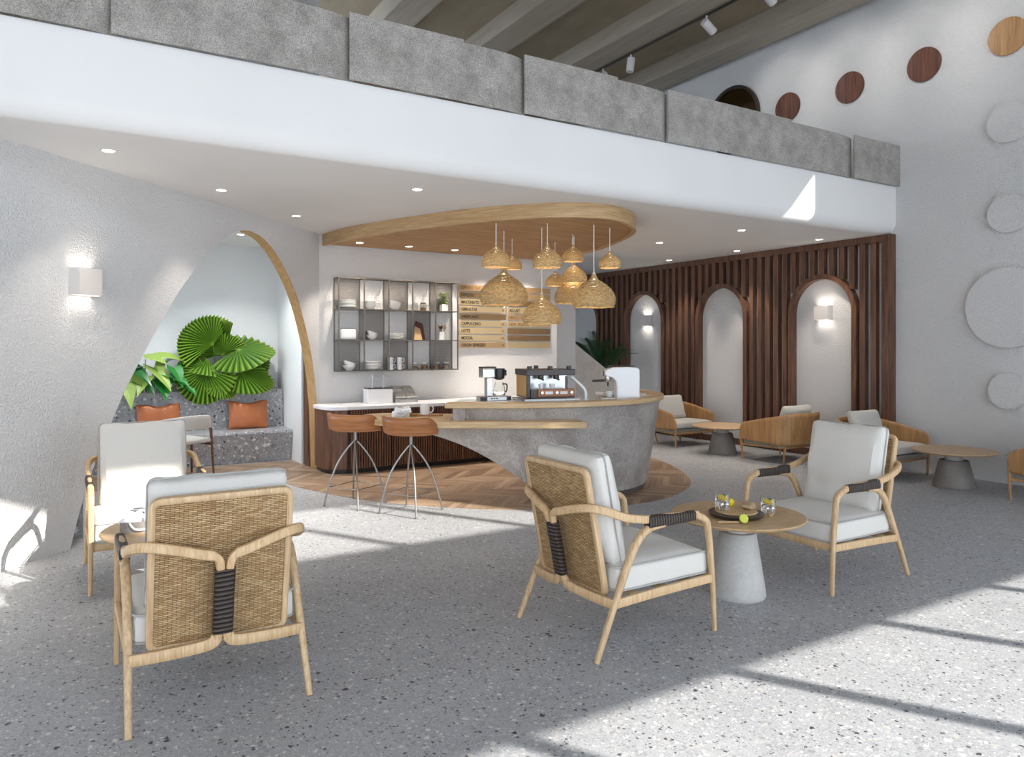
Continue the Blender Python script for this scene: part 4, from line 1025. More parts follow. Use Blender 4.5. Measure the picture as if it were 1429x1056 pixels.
# ------------------------------------------------------------ menu boards
left = [('ESPRESSO BAR', ''), ('ESPRESSO', '40'), ('MACCHIATO', '40'), ('GIBRALTAR', '45'), ('AMERICANO', '50'), ('CAPPUCCINO', '50'), ('LATTE', '60'), ('MOCHA', '60'), ('ORIGIN ESPRESSO', '60')]
right = [('', ''), ('', ''), ('DRIP COFFEE', ''), ('AU LAIT', ''), ('MIEL', ''), ('NEW ORLEANS', ''), ('COLD BREW', ''), ('LEMONADE', ''), ('', '')]
mats = ['brass_mid', 'brass_dark', 'brass', 'brass', 'brass_dark', 'brass', 'brass', 'brass', 'brass_mid']
matr = ['brass_mid', 'brass_mid', 'brass_dark', 'brass', 'brass_mid', 'brass', 'brass_dark', 'brass_dark', 'brass']
def text(s, size, loc, par, mat, bold=0.002, xs=0.82, align='LEFT', name='lettering', rot=(PI/2, 0, 0)):
    cu = bpy.data.curves.new('t', 'FONT'); cu.body = s; cu.size = size; cu.extrude = 0.0006; cu.offset = bold; cu.align_x = align; cu.resolution_u = 3
    to = bpy.data.objects.new('t', cu); C.objects.link(to); dg = bpy.context.evaluated_depsgraph_get()
    me = bpy.data.meshes.new_from_object(to.evaluated_get(dg)); bpy.data.objects.remove(to); bpy.data.curves.remove(cu)
    me.materials.clear(); me.materials.append(MATS[mat]); o = bpy.data.objects.new(name, me); C.objects.link(o); o.parent = par
    o.location = loc; o.rotation_euler = rot; o.scale = (xs, 1, 1); return o
rown = ['top', 'second', 'third', 'fourth', 'fifth', 'sixth', 'seventh', 'eighth', 'bottom']
for side, (x0, x1, tx, mm) in enumerate([(4.965, 5.755, left, mats), (5.79, 6.575, right, matr)]):
    for k in range(9):
        z1 = 2.505-k*0.1055; z0 = z1-0.086; s, pr_ = tx[k]
        lb = 'brass menu strip, %s in the %s column%s' % (rown[k], 'left' if side == 0 else 'right', (', reading '+s) if s else ', without writing')
        t = thing('menu_board', lb, 'menu sign', (x0, BY-0.03, z0), 0, 'brass menu strips on the wall')
        bm = nb(); box(bm, 0, x1-x0, 0, 0.008, 0, 0.086); box(bm, 0.05, 0.07, 0.008, 0.029, 0.03, 0.05); box(bm, x1-x0-0.07, x1-x0-0.05, 0.008, 0.029, 0.03, 0.05)
        obj('brass_strip', bm, mm[k], t, smooth=False, bevel=0.001, seg=1)
        lm = 'lettering' if side == 0 and k > 0 else 'lettering_faint'
        if side == 1 and k == 3: lm = 'lettering'
        if s: text(s, 0.062, (0.03, -0.001, 0.021), t, lm)
        if pr_: text(pr_, 0.05, (x1-x0-0.03, -0.001, 0.024), t, 'lettering_faint', 0.0012, 0.85, 'RIGHT', 'price')

# ------------------------------------------------------------ things on the back counter
t = thing('syrup_dispenser', 'white box dispenser with two tall pump taps on the back counter', 'dispenser', (3.60, 9.33, 0.8455), R(-3))
bm = nb(); box(bm, -0.17, 0.17, -0.1, 0.1, 0, 0.19); obj('body', bm, 'white_gloss', t, smooth=False, bevel=0.006)
bm = nb(); box(bm, -0.165, 0.175, -0.1, 0.1, 0.191, 0.203); obj('lid', bm, 'black', t, smooth=False)
for x in (-0.075, 0.075):
    bm = nb(); lathe(bm, [(0.02, 0.203), (0.02, 0.215), (0.006, 0.22), (0.006, 0.35), (0.016, 0.355), (0.016, 0.368), (0, 0.37)], 14, (x, 0, 0)); tube(bm, cr([(x, 0, 0.345), (x+0.045, -0.01, 0.36), (x+0.06, -0.015, 0.34)], 4), 0.005, 8); obj('pump', bm, 'steel', t)
t = thing('condiment_station', 'stepped stainless container set with four lids beside the dispenser', 'condiment holder', (3.96, 9.33, 0.8455), R(-3))
bm = nb()
pf = [(-0.14, 0), (0.14, 0), (0.14, 0.17), (0.0, 0.15), (0.0, 0.12), (-0.14, 0.06)]
a_ = [bm.verts.new((-0.16, u, v)) for u, v in pf]; b2_ = [bm.verts.new((0.16, u, v)) for u, v in pf]; bm.faces.new(a_); bm.faces.new(b2_)
for i in range(6): j = (i+1) % 6; bm.faces.new((a_[i], a_[j], b2_[j], b2_[i]))
obj('housing', bm, 'steel', t, smooth=False)
for r0 in range(2):
    for c0 in range(2):
        bm = pillow(0.15, 0.15, 0.022, 0.008, 0, n=4, wr=0); o = obj('lid', bm, 'steel', t); o.matrix_local = Mt((-0.078+0.156*c0, -0.075+0.14*r0, 0.102+0.075*r0), rx=0.42)

# ------------------------------------------------------------ machines on the bar
WT = 1.0305
t = thing('filter_coffee_maker', 'chrome and black filter coffee brewer with a glass jug on the bar', 'coffee maker', (3.885, 6.74, WT), R(-8))
bm = nb(); box(bm, -0.17, 0.17, -0.075, 0.075, 0.0, 0.045); obj('base', bm, 'steel', t, smooth=False, bevel=0.006)
bm = nb(); box(bm, -0.172, -0.10, -0.078, -0.06, 0.003, 0.04); box(bm, 0.12, 0.172, -0.078, -0.06, 0.003, 0.04); obj('foot_trim', bm, 'black', t, smooth=False)
for k in range(3):
    bm = nb(); box(bm, -0.06+0.03*k, -0.04+0.03*k, -0.08, -0.075, 0.018, 0.03); obj('switch', bm, 'black', t, smooth=False)
bm = nb(); box(bm, -0.085, -0.025, -0.04, 0.05, 0.045, 0.24); obj('tower', bm, 'steel', t, smooth=False, bevel=0.005)
bm = nb(); box(bm, -0.145, 0.0, -0.055, 0.06, 0.24, 0.34); obj('water_tank', bm, 'jar_glass', t, smooth=False, bevel=0.008)
bm = nb(); box(bm, -0.135, -0.01, -0.045, 0.05, 0.25, 0.325); obj('water', bm, 'steel', t, smooth=False)
bm = nb(); box(bm, -0.145, 0.01, -0.06, 0.062, 0.34, 0.355); obj('tank_lid', bm, 'black', t, smooth=False, bevel=0.004)
bm = nb(); lathe(bm, [(0, 0.335), (0.06, 0.335), (0.062, 0.325), (0.055, 0.23), (0.03, 0.215), (0, 0.215)], 24, (0.065, 0, 0)); box(bm, 0.12, 0.145, -0.01, 0.01, 0.26, 0.32); obj('filter_basket', bm, 'black', t)
bm = nb(); lathe(bm, [(0, 0.05), (0.062, 0.05), (0.066, 0.07), (0.06, 0.14), (0.045, 0.17), (0.043, 0.19), (0.04, 0.19), (0.04, 0.17), (0.055, 0.14), (0.06, 0.07), (0.055, 0.054), (0, 0.054)], 28, (0.065, 0, 0), cap=False); j_ = obj('glass_jug', bm, 'jar_glass', t)
bm = nb(); tube(bm, cr([(0.105, 0, 0.17), (0.15, 0, 0.165), (0.155, 0, 0.12), (0.14, 0, 0.08)], 5), 0.008, 8, ref=(0, 1, 0)); obj('jug_handle', bm, 'black', t)

t = thing('espresso_machine', 'two group espresso machine with black top, golden side and wood control panel', 'espresso machine', (4.40, 6.53, WT), R(-13)); t.scale = (0.92, 0.92, 0.98)
bm = nb(); box(bm, -0.33, 0.34, -0.23, 0.24, 0.0, 0.025); obj('drip_tray', bm, 'steel', t, smooth=False, bevel=0.004)
bm = nb(); box(bm, -0.28, 0.28, 0.0, 0.20, 0.05, 0.32); obj('body', bm, 'steel', t, smooth=False)
bm = nb(); box(bm, -0.285, -0.245, -0.18, 0.20, 0.035, 0.33); box(bm, 0.245, 0.285, 0.0, 0.2, 0.035, 0.26); obj('side_frame', bm, 'brown_black', t, smooth=False, bevel=0.004)
bm = nb(); box(bm, -0.292, -0.285, -0.15, 0.18, 0.05, 0.27); obj('side_panel', bm, 'gold_panel', t, smooth=False)
bm = nb(); box(bm, -0.295, 0.295, -0.20, 0.22, 0.27, 0.335); obj('top_housing', bm, 'brown_black', t, smooth=False, bevel=0.006)
for x, y in ((-0.25, -0.16), (0.0, -0.16), (0.23, -0.16), (-0.05, 0.17)):
    bm = nb(); box(bm, x-0.022, x+0.022, y-0.02, y+0.02, 0.336, 0.37); obj('rail_post', bm, 'black', t, smooth=False)
bm = nb(); box(bm, -0.245, 0.285, -0.2, -0.02, 0.03, 0.045); box(bm, -0.245, -0.17, -0.2, -0.1, 0.045, 0.12); obj('front_shelf', bm, 'brown_black', t, smooth=False)
bm = nb(); box(bm, -0.16, 0.285, -0.205, -0.12, 0.046, 0.125); cpn = obj('control_panel', bm, 'stool_wood', t, smooth=False, bevel=0.004)
for x in (-0.12, 0.06, 0.24):
    bm = nb(); lathe(bm, [(0, 0), (0.022, 0), (0.018, 0.02), (0, 0.022)], 18); xf(bm, Mt((x, -0.206, 0.085), rx=PI/2)); obj('knob', bm, 'steel', cpn)
for x in (-0.03, 0.15):
    bm = nb(); box(bm, x-0.045, x+0.045, -0.209, -0.204, 0.07, 0.10); obj('button_plate', bm, 'ceramic', cpn, smooth=False)
for x in (-0.09, 0.10):
    bm = nb(); lathe(bm, [(0, 0.27), (0.035, 0.27), (0.035, 0.235), (0.025, 0.225), (0, 0.225)], 20, (x, -0.09, 0)); tube(bm, [(x, -0.09, 0.235), (x-0.01, -0.20, 0.225)], 0.011, 8); obj('group_head', bm, 'brown_black', t)
bm = nb(); tube(bm, cr([(0.22, -0.14, 0.27), (0.225, -0.16, 0.2), (0.21, -0.17, 0.14)], 5), 0.005, 8); obj('steam_wand', bm, 'steel', t)
for k, x in enumerate((-0.12, 0.02)):
    tag(crock('espresso_cup', [(0, 0), (0.018, 0), (0.03, 0.03), (0.032, 0.05), (0.029, 0.05), (0.02, 0.01), (0, 0.008)], 1, (4.36+x*0.97+0.02, 6.52-0.12, WT+0.1255), 'white espresso cup under the %s group of the machine' % ('left' if k == 0 else 'right'), 'cup', 'cups on the espresso machine'), 'white espresso cup under the %s group of the machine' % ('left' if k == 0 else 'right'), 'cup', 'cups on the espresso machine')
t = thing('sink_tap', 'bent white tap rising beside the espresso machine', 'tap', (4.80, 6.35, WT))
bm = nb(); lathe(bm, [(0.03, 0), (0.03, 0.01), (0, 0.011)], 18); sweep(bm, cr([(0, 0, 0), (0, 0, 0.07), (-0.02, 0.01, 0.12), (-0.10, 0.06, 0.21), (-0.13, 0.08, 0.24)], 6), 0.032, 0.032, (1, 0, 0), 12); obj('spout', bm, 'white_gloss', t)

t = thing('home_espresso_machine', 'glossy white rounded espresso machine in side view near the bar end', 'espresso machine', (5.19, 6.24, WT), R(-121)); t.scale = (1.05, 1.22, 1.04)
prof2 = [(0.16, 0.0), (0.16, 0.30), (0.145, 0.325), (0.05, 0.335), (-0.08, 0.33), (-0.14, 0.30), (-0.155, 0.265), (-0.14, 0.235), (-0.09, 0.225), (-0.055, 0.19), (-0.045, 0.13), (-0.045, 0.0)]
bm = nb(); pp = prof2
a_ = [bm.verts.new((-0.11, u, v)) for u, v in pp]; b2_ = [bm.verts.new((0.11, u, v)) for u, v in pp]; bm.faces.new(a_); bm.faces.new(b2_)
for i in range(len(pp)): j = (i+1) % len(pp); bm.faces.new((a_[i], a_[j], b2_[j], b2_[i]))
obj('body', bm, 'white_gloss', t, bevel=0.014, seg=4)
bm = nb(); box(bm, -0.085, 0.085, -0.1, 0.12, 0.338, 0.345); box(bm, -0.075, 0.075, -0.162, -0.152, 0.24, 0.29); obj('top_plate', bm, 'brown_black', t, smooth=False, bevel=0.003)
bm = nb(); lathe(bm, [(0, 0.232), (0.034, 0.232), (0.036, 0.19), (0.03, 0.175), (0, 0.175)], 24, (0, -0.11, 0)); obj('group_head', bm, 'steel', t)
bm = nb(); tube(bm, [(0, -0.13, 0.19), (0, -0.25, 0.185)], 0.013, 10); tube(bm, [(0, -0.11, 0.175), (0, -0.11, 0.13)], 0.008, 8); obj('portafilter', bm, 'brown_black', t)
bm = nb(); box(bm, -0.09, 0.09, -0.17, -0.045, 0, 0.018); obj('drip_tray', bm, 'steel', t, smooth=False, bevel=0.004)
v = Matrix.Rotation(R(-121), 4, 'Z') @ Vector((0, -0.115, 0))
tag(crock('coffee_cup', [(0, 0), (0.03, 0), (0.045, 0.03), (0.048, 0.065), (0.044, 0.065), (0.03, 0.01), (0, 0.008)], 1, (5.19+v.x, 6.24+v.y, WT+0.0185), 'white cup on the drip tray of the glossy white machine', 'cup', None), 'white cup on the drip tray of the glossy white machine', 'cup')

# ------------------------------------------------------------ things on the oak bench
def napkin_basket(loc, rz, lb, s=1.0, mat='steel', hr=0.004):
    t = thing('napkin_basket', lb, 'napkin holder', loc, rz)
    bm = nb(); w_, d_2, h_ = 0.09*s, 0.075*s, 0.05*s
    box(bm, -w_, w_, -d_2, d_2, 0, 0.004); box(bm, -w_, w_, -d_2, -d_2+0.004, 0.004, h_); box(bm, -w_, w_, d_2-0.004, d_2, 0.004, h_); box(bm, -w_, -w_+0.004, -d_2+0.004, d_2-0.004, 0.004, h_); box(bm, w_-0.004, w_, -d_2+0.004, d_2-0.004, 0.004, h_)
    obj('tray', bm, mat, t, smooth=False)
    bm = nb()
    for k in range(4):
        e_ = pillow(0.10*s, 0.055*s, 0.05*s, 0.012, 0.1, n=8, seed=k+1, wr=0.02); xf(e_, Mt(((-0.045+0.09*(k % 2))*s, (-0.033+0.066*(k//2))*s, 0.052*s+0.006*(k % 3)), rz=0.5*k, ry=0.3*(k-1.5))); merge(bm, e_)
    obj('napkins', bm, 'napkin', t)
    bm = nb(); tube(bm, cr([(-0.05*s, -d_2-0.003, h_*0.95), (-0.03*s, -d_2-0.012, h_*0.45), (0, -d_2-0.014, h_*0.3), (0.03*s, -d_2-0.012, h_*0.45), (0.05*s, -d_2-0.003, h_*0.95)], 5), hr*s, 6); obj('rope_handle', bm, 'napkin', t)
    bm = nb(); tube(bm, [(0.0, 0, 0.095*s), (0.10*s, 0.03*s, 0.10*s)], 0.003, 6); e_ = pillow(0.045*s, 0.03*s, 0.01, 0.005, 0, n=4, wr=0); xf(e_, Matrix.Translation((-0.02*s, -0.005, 0.097*s))); merge(bm, e_); obj('spoon', bm, 'steel', t)
    return t
napkin_basket((2.97, 7.02, 0.8805), R(-35), 'metal basket of folded white napkins on the oak bench end')
t = thing('serving_board', 'thin reddish wooden board under the white mug on the bench', 'serving board', (3.22, 6.97, 0.8805), R(-30))
bm = nb(); lathe(bm, [(0, 0), (0.095, 0), (0.10, 0.005), (0.095, 0.01), (0, 0.01)], 36); xf(bm, Matrix.Diagonal((1.25, 0.75, 1, 1))); obj('board', bm, 'stool_wood', t)
bm = nb(); tube(bm, [(0.11, 0, 0.006), (0.17, 0, 0.008)], 0.007, 8); obj('handle', bm, 'stool_wood', t)
make_mug((3.21, 6.99, 0.8915), 'large white mug on the wooden board on the oak bench', None, 1.3, R(-30))
bm = nb(); tube(bm, [(3.222, 7.0, 0.91), (3.262, 6.985, 1.035)], 0.0025, 6); tag(obj('teaspoon', bm, 'steel'), 'thin teaspoon standing in the white mug on the bench', 'spoon')
for k, (x, y) in enumerate([(3.075, 7.01), (3.11, 6.985)]):
    bm = pillow(0.05, 0.04, 0.025, 0.01, 0.2, n=6, seed=k, wr=0.01); tag(obj('biscuit', bm, 'cookie', loc=(x, y, 0.8945)), ['small brown biscuit nearer the napkin basket on the bench', 'small brown biscuit nearer the white mug on the bench'][k], 'biscuit', 'biscuits on the oak bench')

# ------------------------------------------------------------ drinks table
TZ = 0.5205
t = thing('slate_tray', 'round dark slate tray with a pale board on the drinks table', 'tray', (3.66, 3.26, TZ))
bm = nb(); lathe(bm, [(0, 0), (0.15, 0), (0.165, 0.012), (0.17, 0.026), (0.16, 0.028), (0, 0.028)], 28); obj('dish', bm, 'brown_black', t)
bm = nb(); lathe(bm, [(0, 0.0285), (0.128, 0.0285), (0.132, 0.033), (0.128, 0.038), (0, 0.038)], 40); obj('board', bm, 'board_light', t)
def tumbler(loc, lb):
    t = thing('drink_glass', lb, 'glass', loc, 0, 'lemon drinks on the table')
    r_, h = 0.046, 0.10
    bm = nb(); lathe(bm, [(0, 0), (r_*0.92, 0), (r_, 0.008), (r_*1.04, h), (r_*0.98, h), (r_*0.92, 0.018), (0, 0.016)], 32, cap=False); obj('tumbler', bm, 'glass', t)
    bm = nb(); lathe(bm, [(0, 0.017), (r_*0.90, 0.0185), (r_*0.955, 0.07), (0, 0.07)], 28, cap=False); obj('water', bm, 'water', t)
    bm = nb(); lathe(bm, [(0, 0), (0.032, 0), (0.033, 0.005), (0.032, 0.009), (0, 0.009)], 24); o = obj('lemon_slice', bm, 'lemon', t); o.matrix_local = Mt((0.002, -0.004, 0.071), rx=0.3, ry=-0.1)
    bm = nb()
    for k in range(9): a_ = k*0.7; leaf_blade(bm, (0.022, 0.0, 0.082), (math.cos(a_), math.sin(a_), 0.7), (0, 0, 1), 0.024, 0.011, 0.2, 3)
    obj('mint', bm, 'leaf_deep', t, smooth=False, recalc=False)
    bm = nb()
    for k in range(3): e_ = pillow(0.026, 0.026, 0.026, 0.006, 0, n=2, wr=0); xf(e_, Mt((0.016*math.cos(k*2.1), 0.016*math.sin(k*2.1), 0.036+0.01*k), rx=k, rz=k)); merge(bm, e_)
    obj('ice', bm, 'glass', t)
tumbler((3.60, 3.32, TZ+0.0395), 'lemon drink in a tumbler standing on the slate tray')
tumbler((3.90, 3.21, TZ), 'lemon drink in a tumbler standing directly on the table top')
bm = pillow(0.058, 0.045, 0.045, 0.02, 0.2, n=6, wr=0.001); tag(obj('lemon', bm, 'lemon', loc=(3.715, 3.36, TZ+0.062)), 'half yellow lemon lying on the tray behind the tumbler', 'lemon')
bm = pillow(0.13, 0.07, 0.03, 0.012, 0.2, n=7, seed=3, wr=0.022); tag(obj('bread_wrap', bm, 'paper_kraft', loc=(3.76, 3.25, TZ+0.056), rot=(0.05, 0.1, 0.5)), 'crumpled brown paper wrap on the right of the slate tray', 'paper wrap')
bm = nb(); lathe(bm, [(0, 0), (0.027, 0), (0.029, 0.004), (0.026, 0.012), (0, 0.014)], 24); tag(obj('lime_slice', bm, 'lime_flesh', loc=(3.545, 3.10, TZ+0.028), rot=(R(62), 0, R(-25))), 'cut lime leaning against the front of the slate tray', 'lime')
bm = nb(); sweep(bm, [(-0.07, 0, 0), (0.0, 0, 0.001), (0.06, 0, 0)], [0.012, 0.018, 0.015], 0.012, (0, 1, 0), 8); tag(obj('wooden_stirrer', bm, 'board_light', loc=(3.475, 3.15, TZ+0.0065), rot=(0, 0, R(-30))), 'short wooden handle lying on the table left of the lime', 'utensil')
bm = nb(); box(bm, -0.012, 0.012, -0.01, 0.01, 0, 0.018); tag(obj('sugar_cube', bm, 'board_light', loc=(3.845, 3.14, TZ), rot=(0, 0, 0.4), smooth=False, bevel=0.002), 'small pale cube on the table between tray and right tumbler', 'sugar cube')
bm = nb()
for k in range(12): leaf_blade(bm, (0.012*k-0.07, 0.003*math.sin(k), 0.004), (math.cos(k*2.4), math.sin(k*2.4), 0.3), (0, 0, 1), 0.022, 0.01, 0.2, 3)
tag(obj('herb_sprig', bm, 'leaf_deep', loc=(3.83, 3.24, TZ), rot=(0, 0, 0.3), smooth=False, recalc=False), 'green herb sprig beside the right tumbler', 'herb')
napkin_basket((0.41, 4.86, TZ), R(-10), 'grey tray of white napkins with a spoon on the left table', 1.25, 'table_concrete_dark', 0.005)

# ------------------------------------------------------------ alcove cushions and chair
for x, lb, sd in ((1.10, 'tan leather cushion on the alcove bench, partly hidden behind the chair back', 3), (2.25, 'tan leather cushion on the alcove bench under the fan palm, fully visible', 8)):
    bm = pillow(0.54, 0.40, 0.10, 0.03, 0.6, seed=sd, pinch=0.05, edge=0.5, wr=0.012, n=16)
    for v in bm.verts:      # karate-chop dent of the top edge
        if v.co.y > 0: v.co.y -= 0.035*math.exp(-(v.co.x/0.12)**2)*(v.co.y/0.2)
    o = obj('leather_cushion', bm, 'leather'); o.matrix_world = Mt((x, 10.85, 0.635), rx=PI/2-0.16); tag(o, lb, 'cushion', 'leather cushions on the alcove bench')
t = thing('dining_chair', 'walnut chair with a pale curved upholstered back in front of the alcove bench', 'chair', (1.27, 9.78, 0), R(25))
for sx in (-1, 1):
    for y0, y1, hz in ((0.22, 0.18, 0.44), (-0.24, -0.22, 0.60)):
        bm = nb(); sweep(bm, [(sx*0.25, y0, 0), (sx*0.22, y1, hz)], [0.022, 0.034], [0.022, 0.034], (1, 0, 0), 10, e=0.8); obj('leg', bm, 'walnut', t)
    bm = nb(); sweep(bm, [(sx*0.222, 0.19, 0.40), (sx*0.225, -0.22, 0.40)], 0.03, 0.03, (1, 0, 0), 8); obj('side_rail', bm, 'walnut', t)
bm = pillow(0.47, 0.46, 0.06, 0.028, 0.2, n=8); obj('seat', bm, 'linen_warm', t, loc=(0, -0.01, 0.45))
bm = nb(); P = cr([(-0.27, 0.06, 0.66), (-0.26, -0.1, 0.67), (-0.17, -0.24, 0.68), (0, -0.28, 0.685), (0.17, -0.24, 0.68), (0.26, -0.1, 0.67), (0.27, 0.06, 0.66)], 6); m_ = len(P)
sweep(bm, P, 0.045, [0.10+0.07*math.sin(PI*i/(m_-1)) for i in range(m_)], (1, 0, 0), 14, e=0.7); obj('backrest', bm, 'linen_warm', t)

# ------------------------------------------------------------ plants
def fan_leaf(par, hub, d, nrm_, rad, span=300, squash=1.0, cup=0.2, rays=26, name='leaf'):
    d = Vector(d).normalized(); nv = Vector(nrm_); s = d.cross(nv).normalized(); nv = s.cross(d).normalized()
    bm = nb(); col = bm.loops.layers.color.new('ray'); H_ = Vector(hub); rings = 7; V = []
    tot = rays*2
    for i in range(tot+1):
        a_ = R(-span/2+span*i/tot); pk = 1 if i % 2 else -1; row = []
        for k in range(1, rings+1):
            u = k/rings; r_ = rad*u*(1-0.10*(abs(a_)/PI)**2)
            if k == rings: r_ *= 1.035 if pk > 0 else 0.955
            p = H_+d*math.cos(a_)*r_+s*math.sin(a_)*r_*squash+nv*(pk*0.016*u*rad/0.35*1.2-cup*rad*u*u*(0.5+0.5*math.cos(a_*2+0.6))*0.8+0.03*math.sin(a_*3)*u)
            p.z -= 0.10*rad*u*u
            row.append((bm.verts.new(p), pk))
        V.append(row)
    hv = bm.verts.new(H_)
    def mk(vs, cs):
        f = bm.faces.new(vs)
        for lp, c_ in zip(f.loops, cs): lp[col] = (c_, c_, c_, 1)
    cc_ = lambda pk, k: (0.70 if pk > 0 else 0.0)+0.25*(k/rings)  # painted shading of the pleats: folds dark, ridges and tips bright
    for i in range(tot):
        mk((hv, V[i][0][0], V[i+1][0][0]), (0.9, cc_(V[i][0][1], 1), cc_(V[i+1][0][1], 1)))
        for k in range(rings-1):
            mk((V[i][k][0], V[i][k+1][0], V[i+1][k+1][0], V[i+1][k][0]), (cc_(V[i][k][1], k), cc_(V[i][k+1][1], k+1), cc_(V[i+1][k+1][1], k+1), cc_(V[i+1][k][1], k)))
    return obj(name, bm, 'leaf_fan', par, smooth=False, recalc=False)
fp = thing('fan_palm', 'large fan palm with pleated round leaves in the alcove planter', 'plant', (0, 0, 0))
cn = Vector((-0.3, -1, 0.35))
FL = [((1.80, 10.95, 1.62), (-0.75, -0.1, 0.75), (-0.3, -1, 0.5), 0.46, 165, 1.0), ((1.70, 10.86, 1.26), (-0.65, -0.2, -0.75), (-0.2, -1, 0.2), 0.42, 240, 0.95),
      ((2.14, 10.98, 1.55), (0.9, -0.15, 0.12), (0.1, -0.75, 0.8), 0.50, 300, 0.7), ((2.16, 10.86, 1.24), (0.75, -0.2, -0.25), (0.1, -1, 0.45), 0.46, 260, 0.6),
      ((2.02, 11.05, 1.66), (-0.45, 0, 0.9), (-0.9, -0.5, 0.2), 0.38, 90, 1.0), ((1.74, 11.03, 1.42), (-0.9, 0, 0.25), (0, -0.8, 0.9), 0.36, 250, 0.9),
      ((1.86, 10.84, 1.16), (0.4, -0.3, -0.6), (0, -1, 0.4), 0.30, 220, 0.8), ((1.95, 11.05, 1.48), (0.0, -0.2, 0.8), (0, -1, -0.2), 0.34, 180, 1.0), ((2.3, 11.08, 1.38), (0.8, 0, 0.45), (-0.3, -1, 0.3), 0.30, 220, 1.0)]
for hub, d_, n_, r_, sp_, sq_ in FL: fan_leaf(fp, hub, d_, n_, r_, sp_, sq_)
bm = nb()
for hub, *_ in FL: tube(bm, cr([(1.95+(hub[0]-1.95)*0.15, 11.14, 0.85), (1.95+(hub[0]-1.95)*0.6, 11.10, 1.05+(hub[2]-1.1)*0.4), hub], 5), 0.008, 6)
obj('stems', bm, 'stem', fp)

def arrow_leaf(par, base, d, up, ln, wd, mat, droop=0.4):
    d = Vector(d).normalized(); s = d.cross(Vector(up)).normalized(); nn = s.cross(d)
    out = [(-0.28, 0.42), (-0.10, 0.52), (0.12, 0.48), (0.38, 0.40), (0.65, 0.24), (0.85, 0.10), (1.0, 0.0)]
    bm = nb(); mid = []; lf = []; rt = []
    for u, w_ in out:
        c_ = Vector(base)+d*ln*max(u, 0)+Vector((0, 0, -1))*droop*ln*max(u, 0)**2
        e0 = Vector(base)+d*ln*u+Vector((0, 0, -1))*droop*ln*u*abs(u)
        mid.append(bm.verts.new(c_)); lf.append(bm.verts.new(e0-s*w_*wd+nn*w_*wd*0.25)); rt.append(bm.verts.new(e0+s*w_*wd+nn*w_*wd*0.25))
    for i in range(len(out)-1):
        for X in (lf, rt):
            try: bm.faces.new((mid[i], mid[i+1], X[i+1], X[i]))
            except ValueError: pass
    bmesh.ops.subdivide_edges(bm, edges=bm.edges[:], cuts=1, use_grid_fill=True, smooth=0.4)
    return obj('leaf', bm, mat, par, smooth=True, recalc=False)
ph = thing('philodendron', 'leafy plant with lime and deep green arrow leaves at the left of the alcove planter', 'plant', (0, 0, 0))
pls = [((0.95, 10.95, 1.36), (0.45, -0.4, 0.1), 0.34, 0.26, 'leaf_lime'), ((1.05, 10.9, 1.24), (0.5, -0.5, -0.5), 0.34, 0.26, 'leaf_lime'), ((0.72, 10.9, 1.12), (0.1, -0.5, -0.6), 0.36, 0.26, 'leaf_lime'),
       ((1.25, 10.92, 1.15), (0.5, -0.4, -0.15), 0.30, 0.28, 'leaf_green'), ((1.15, 10.9, 1.08), (0.1, -0.6, -0.6), 0.26, 0.26, 'leaf_green'), ((1.38, 10.9, 1.04), (0.6, -0.5, -0.3), 0.26, 0.24, 'leaf_green'),
       ((0.85, 11.0, 1.25), (-0.2, -0.5, 0.1), 0.3, 0.26, 'leaf_deep'), ((1.0, 11.0, 1.12), (-0.1, -0.7, 0.0), 0.28, 0.28, 'leaf_deep'), ((1.2, 11.05, 1.28), (0.4, -0.4, 0.5), 0.28, 0.26, 'leaf_deep'), ((0.60, 10.9, 1.02), (0.1, -0.6, -0.3), 0.26, 0.22, 'leaf_green'),
       ((1.12, 11.0, 1.38), (0.75, -0.3, 0.15), 0.36, 0.24, 'leaf_lime'), ((0.9, 10.88, 1.05), (0.4, -0.5, -0.2), 0.24, 0.24, 'leaf_deep')]
pls = [((a_[0][0], a_[0][1], a_[0][2]+0.07),)+a_[1:] for a_ in pls]+[((0.80, 10.86, 1.30), (0.5, -0.4, -0.3), 0.30, 0.22, 'leaf_deep'), ((1.30, 10.88, 1.30), (0.3, -0.5, -0.6), 0.24, 0.2, 'leaf_green'), ((0.95, 10.84, 1.18), (-0.4, -0.5, -0.5), 0.24, 0.2, 'leaf_lime')]
for b0, d_, ln_, w_, mt_ in pls: arrow_leaf(ph, b0, d_, (0, -0.4, 1), ln_, w_, mt_)
bm = nb()
for b0, *_ in pls: tube(bm, cr([(1.0+(b0[0]-1.0)*0.3, 11.12, 0.86), (1.0+(b0[0]-1.0)*0.8, 11.06, 0.9+(b0[2]-0.9)*0.6), b0], 4), 0.006, 6)
obj('stems', bm, 'stem', ph)
def frond(bm, base, d, ln, droop, nl, ll, lw, curl=0.3):
    d = Vector(d).normalized(); P = []
    for k in range(13):
        u = k/12; P.append(Vector(base)+d*ln*u+Vector((0, 0, -1))*droop*ln*u*u)
    tube(bm, P, [0.006*(1-0.8*k/12) for k in range(13)], 5)
    side = d.cross(Vector((0, 0, 1)));
    if side.length < 0.05: side = Vector((1, 0, 0))
    side.normalize()
    for k in range(nl):
        u = 0.18+0.8*k/nl; i = min(11, int(u*12)); p = P[i].lerp(P[i+1], u*12-i); t_ = (P[i+1]-P[i]).normalized()
        l2 = ll*math.sin(PI*(0.15+0.8*(k/nl)))**0.7
        for sg in (-1, 1): leaf_blade(bm, p, t_*0.75+side*sg*0.8+Vector((0, 0, 0.15)), (0, 0, 1), l2, lw, curl, 4)
fe = thing('feather_palm', 'feathery palm whose thin leaflets poke past the left edge of the arch', 'plant', (0.60, 11.1, 0.9))
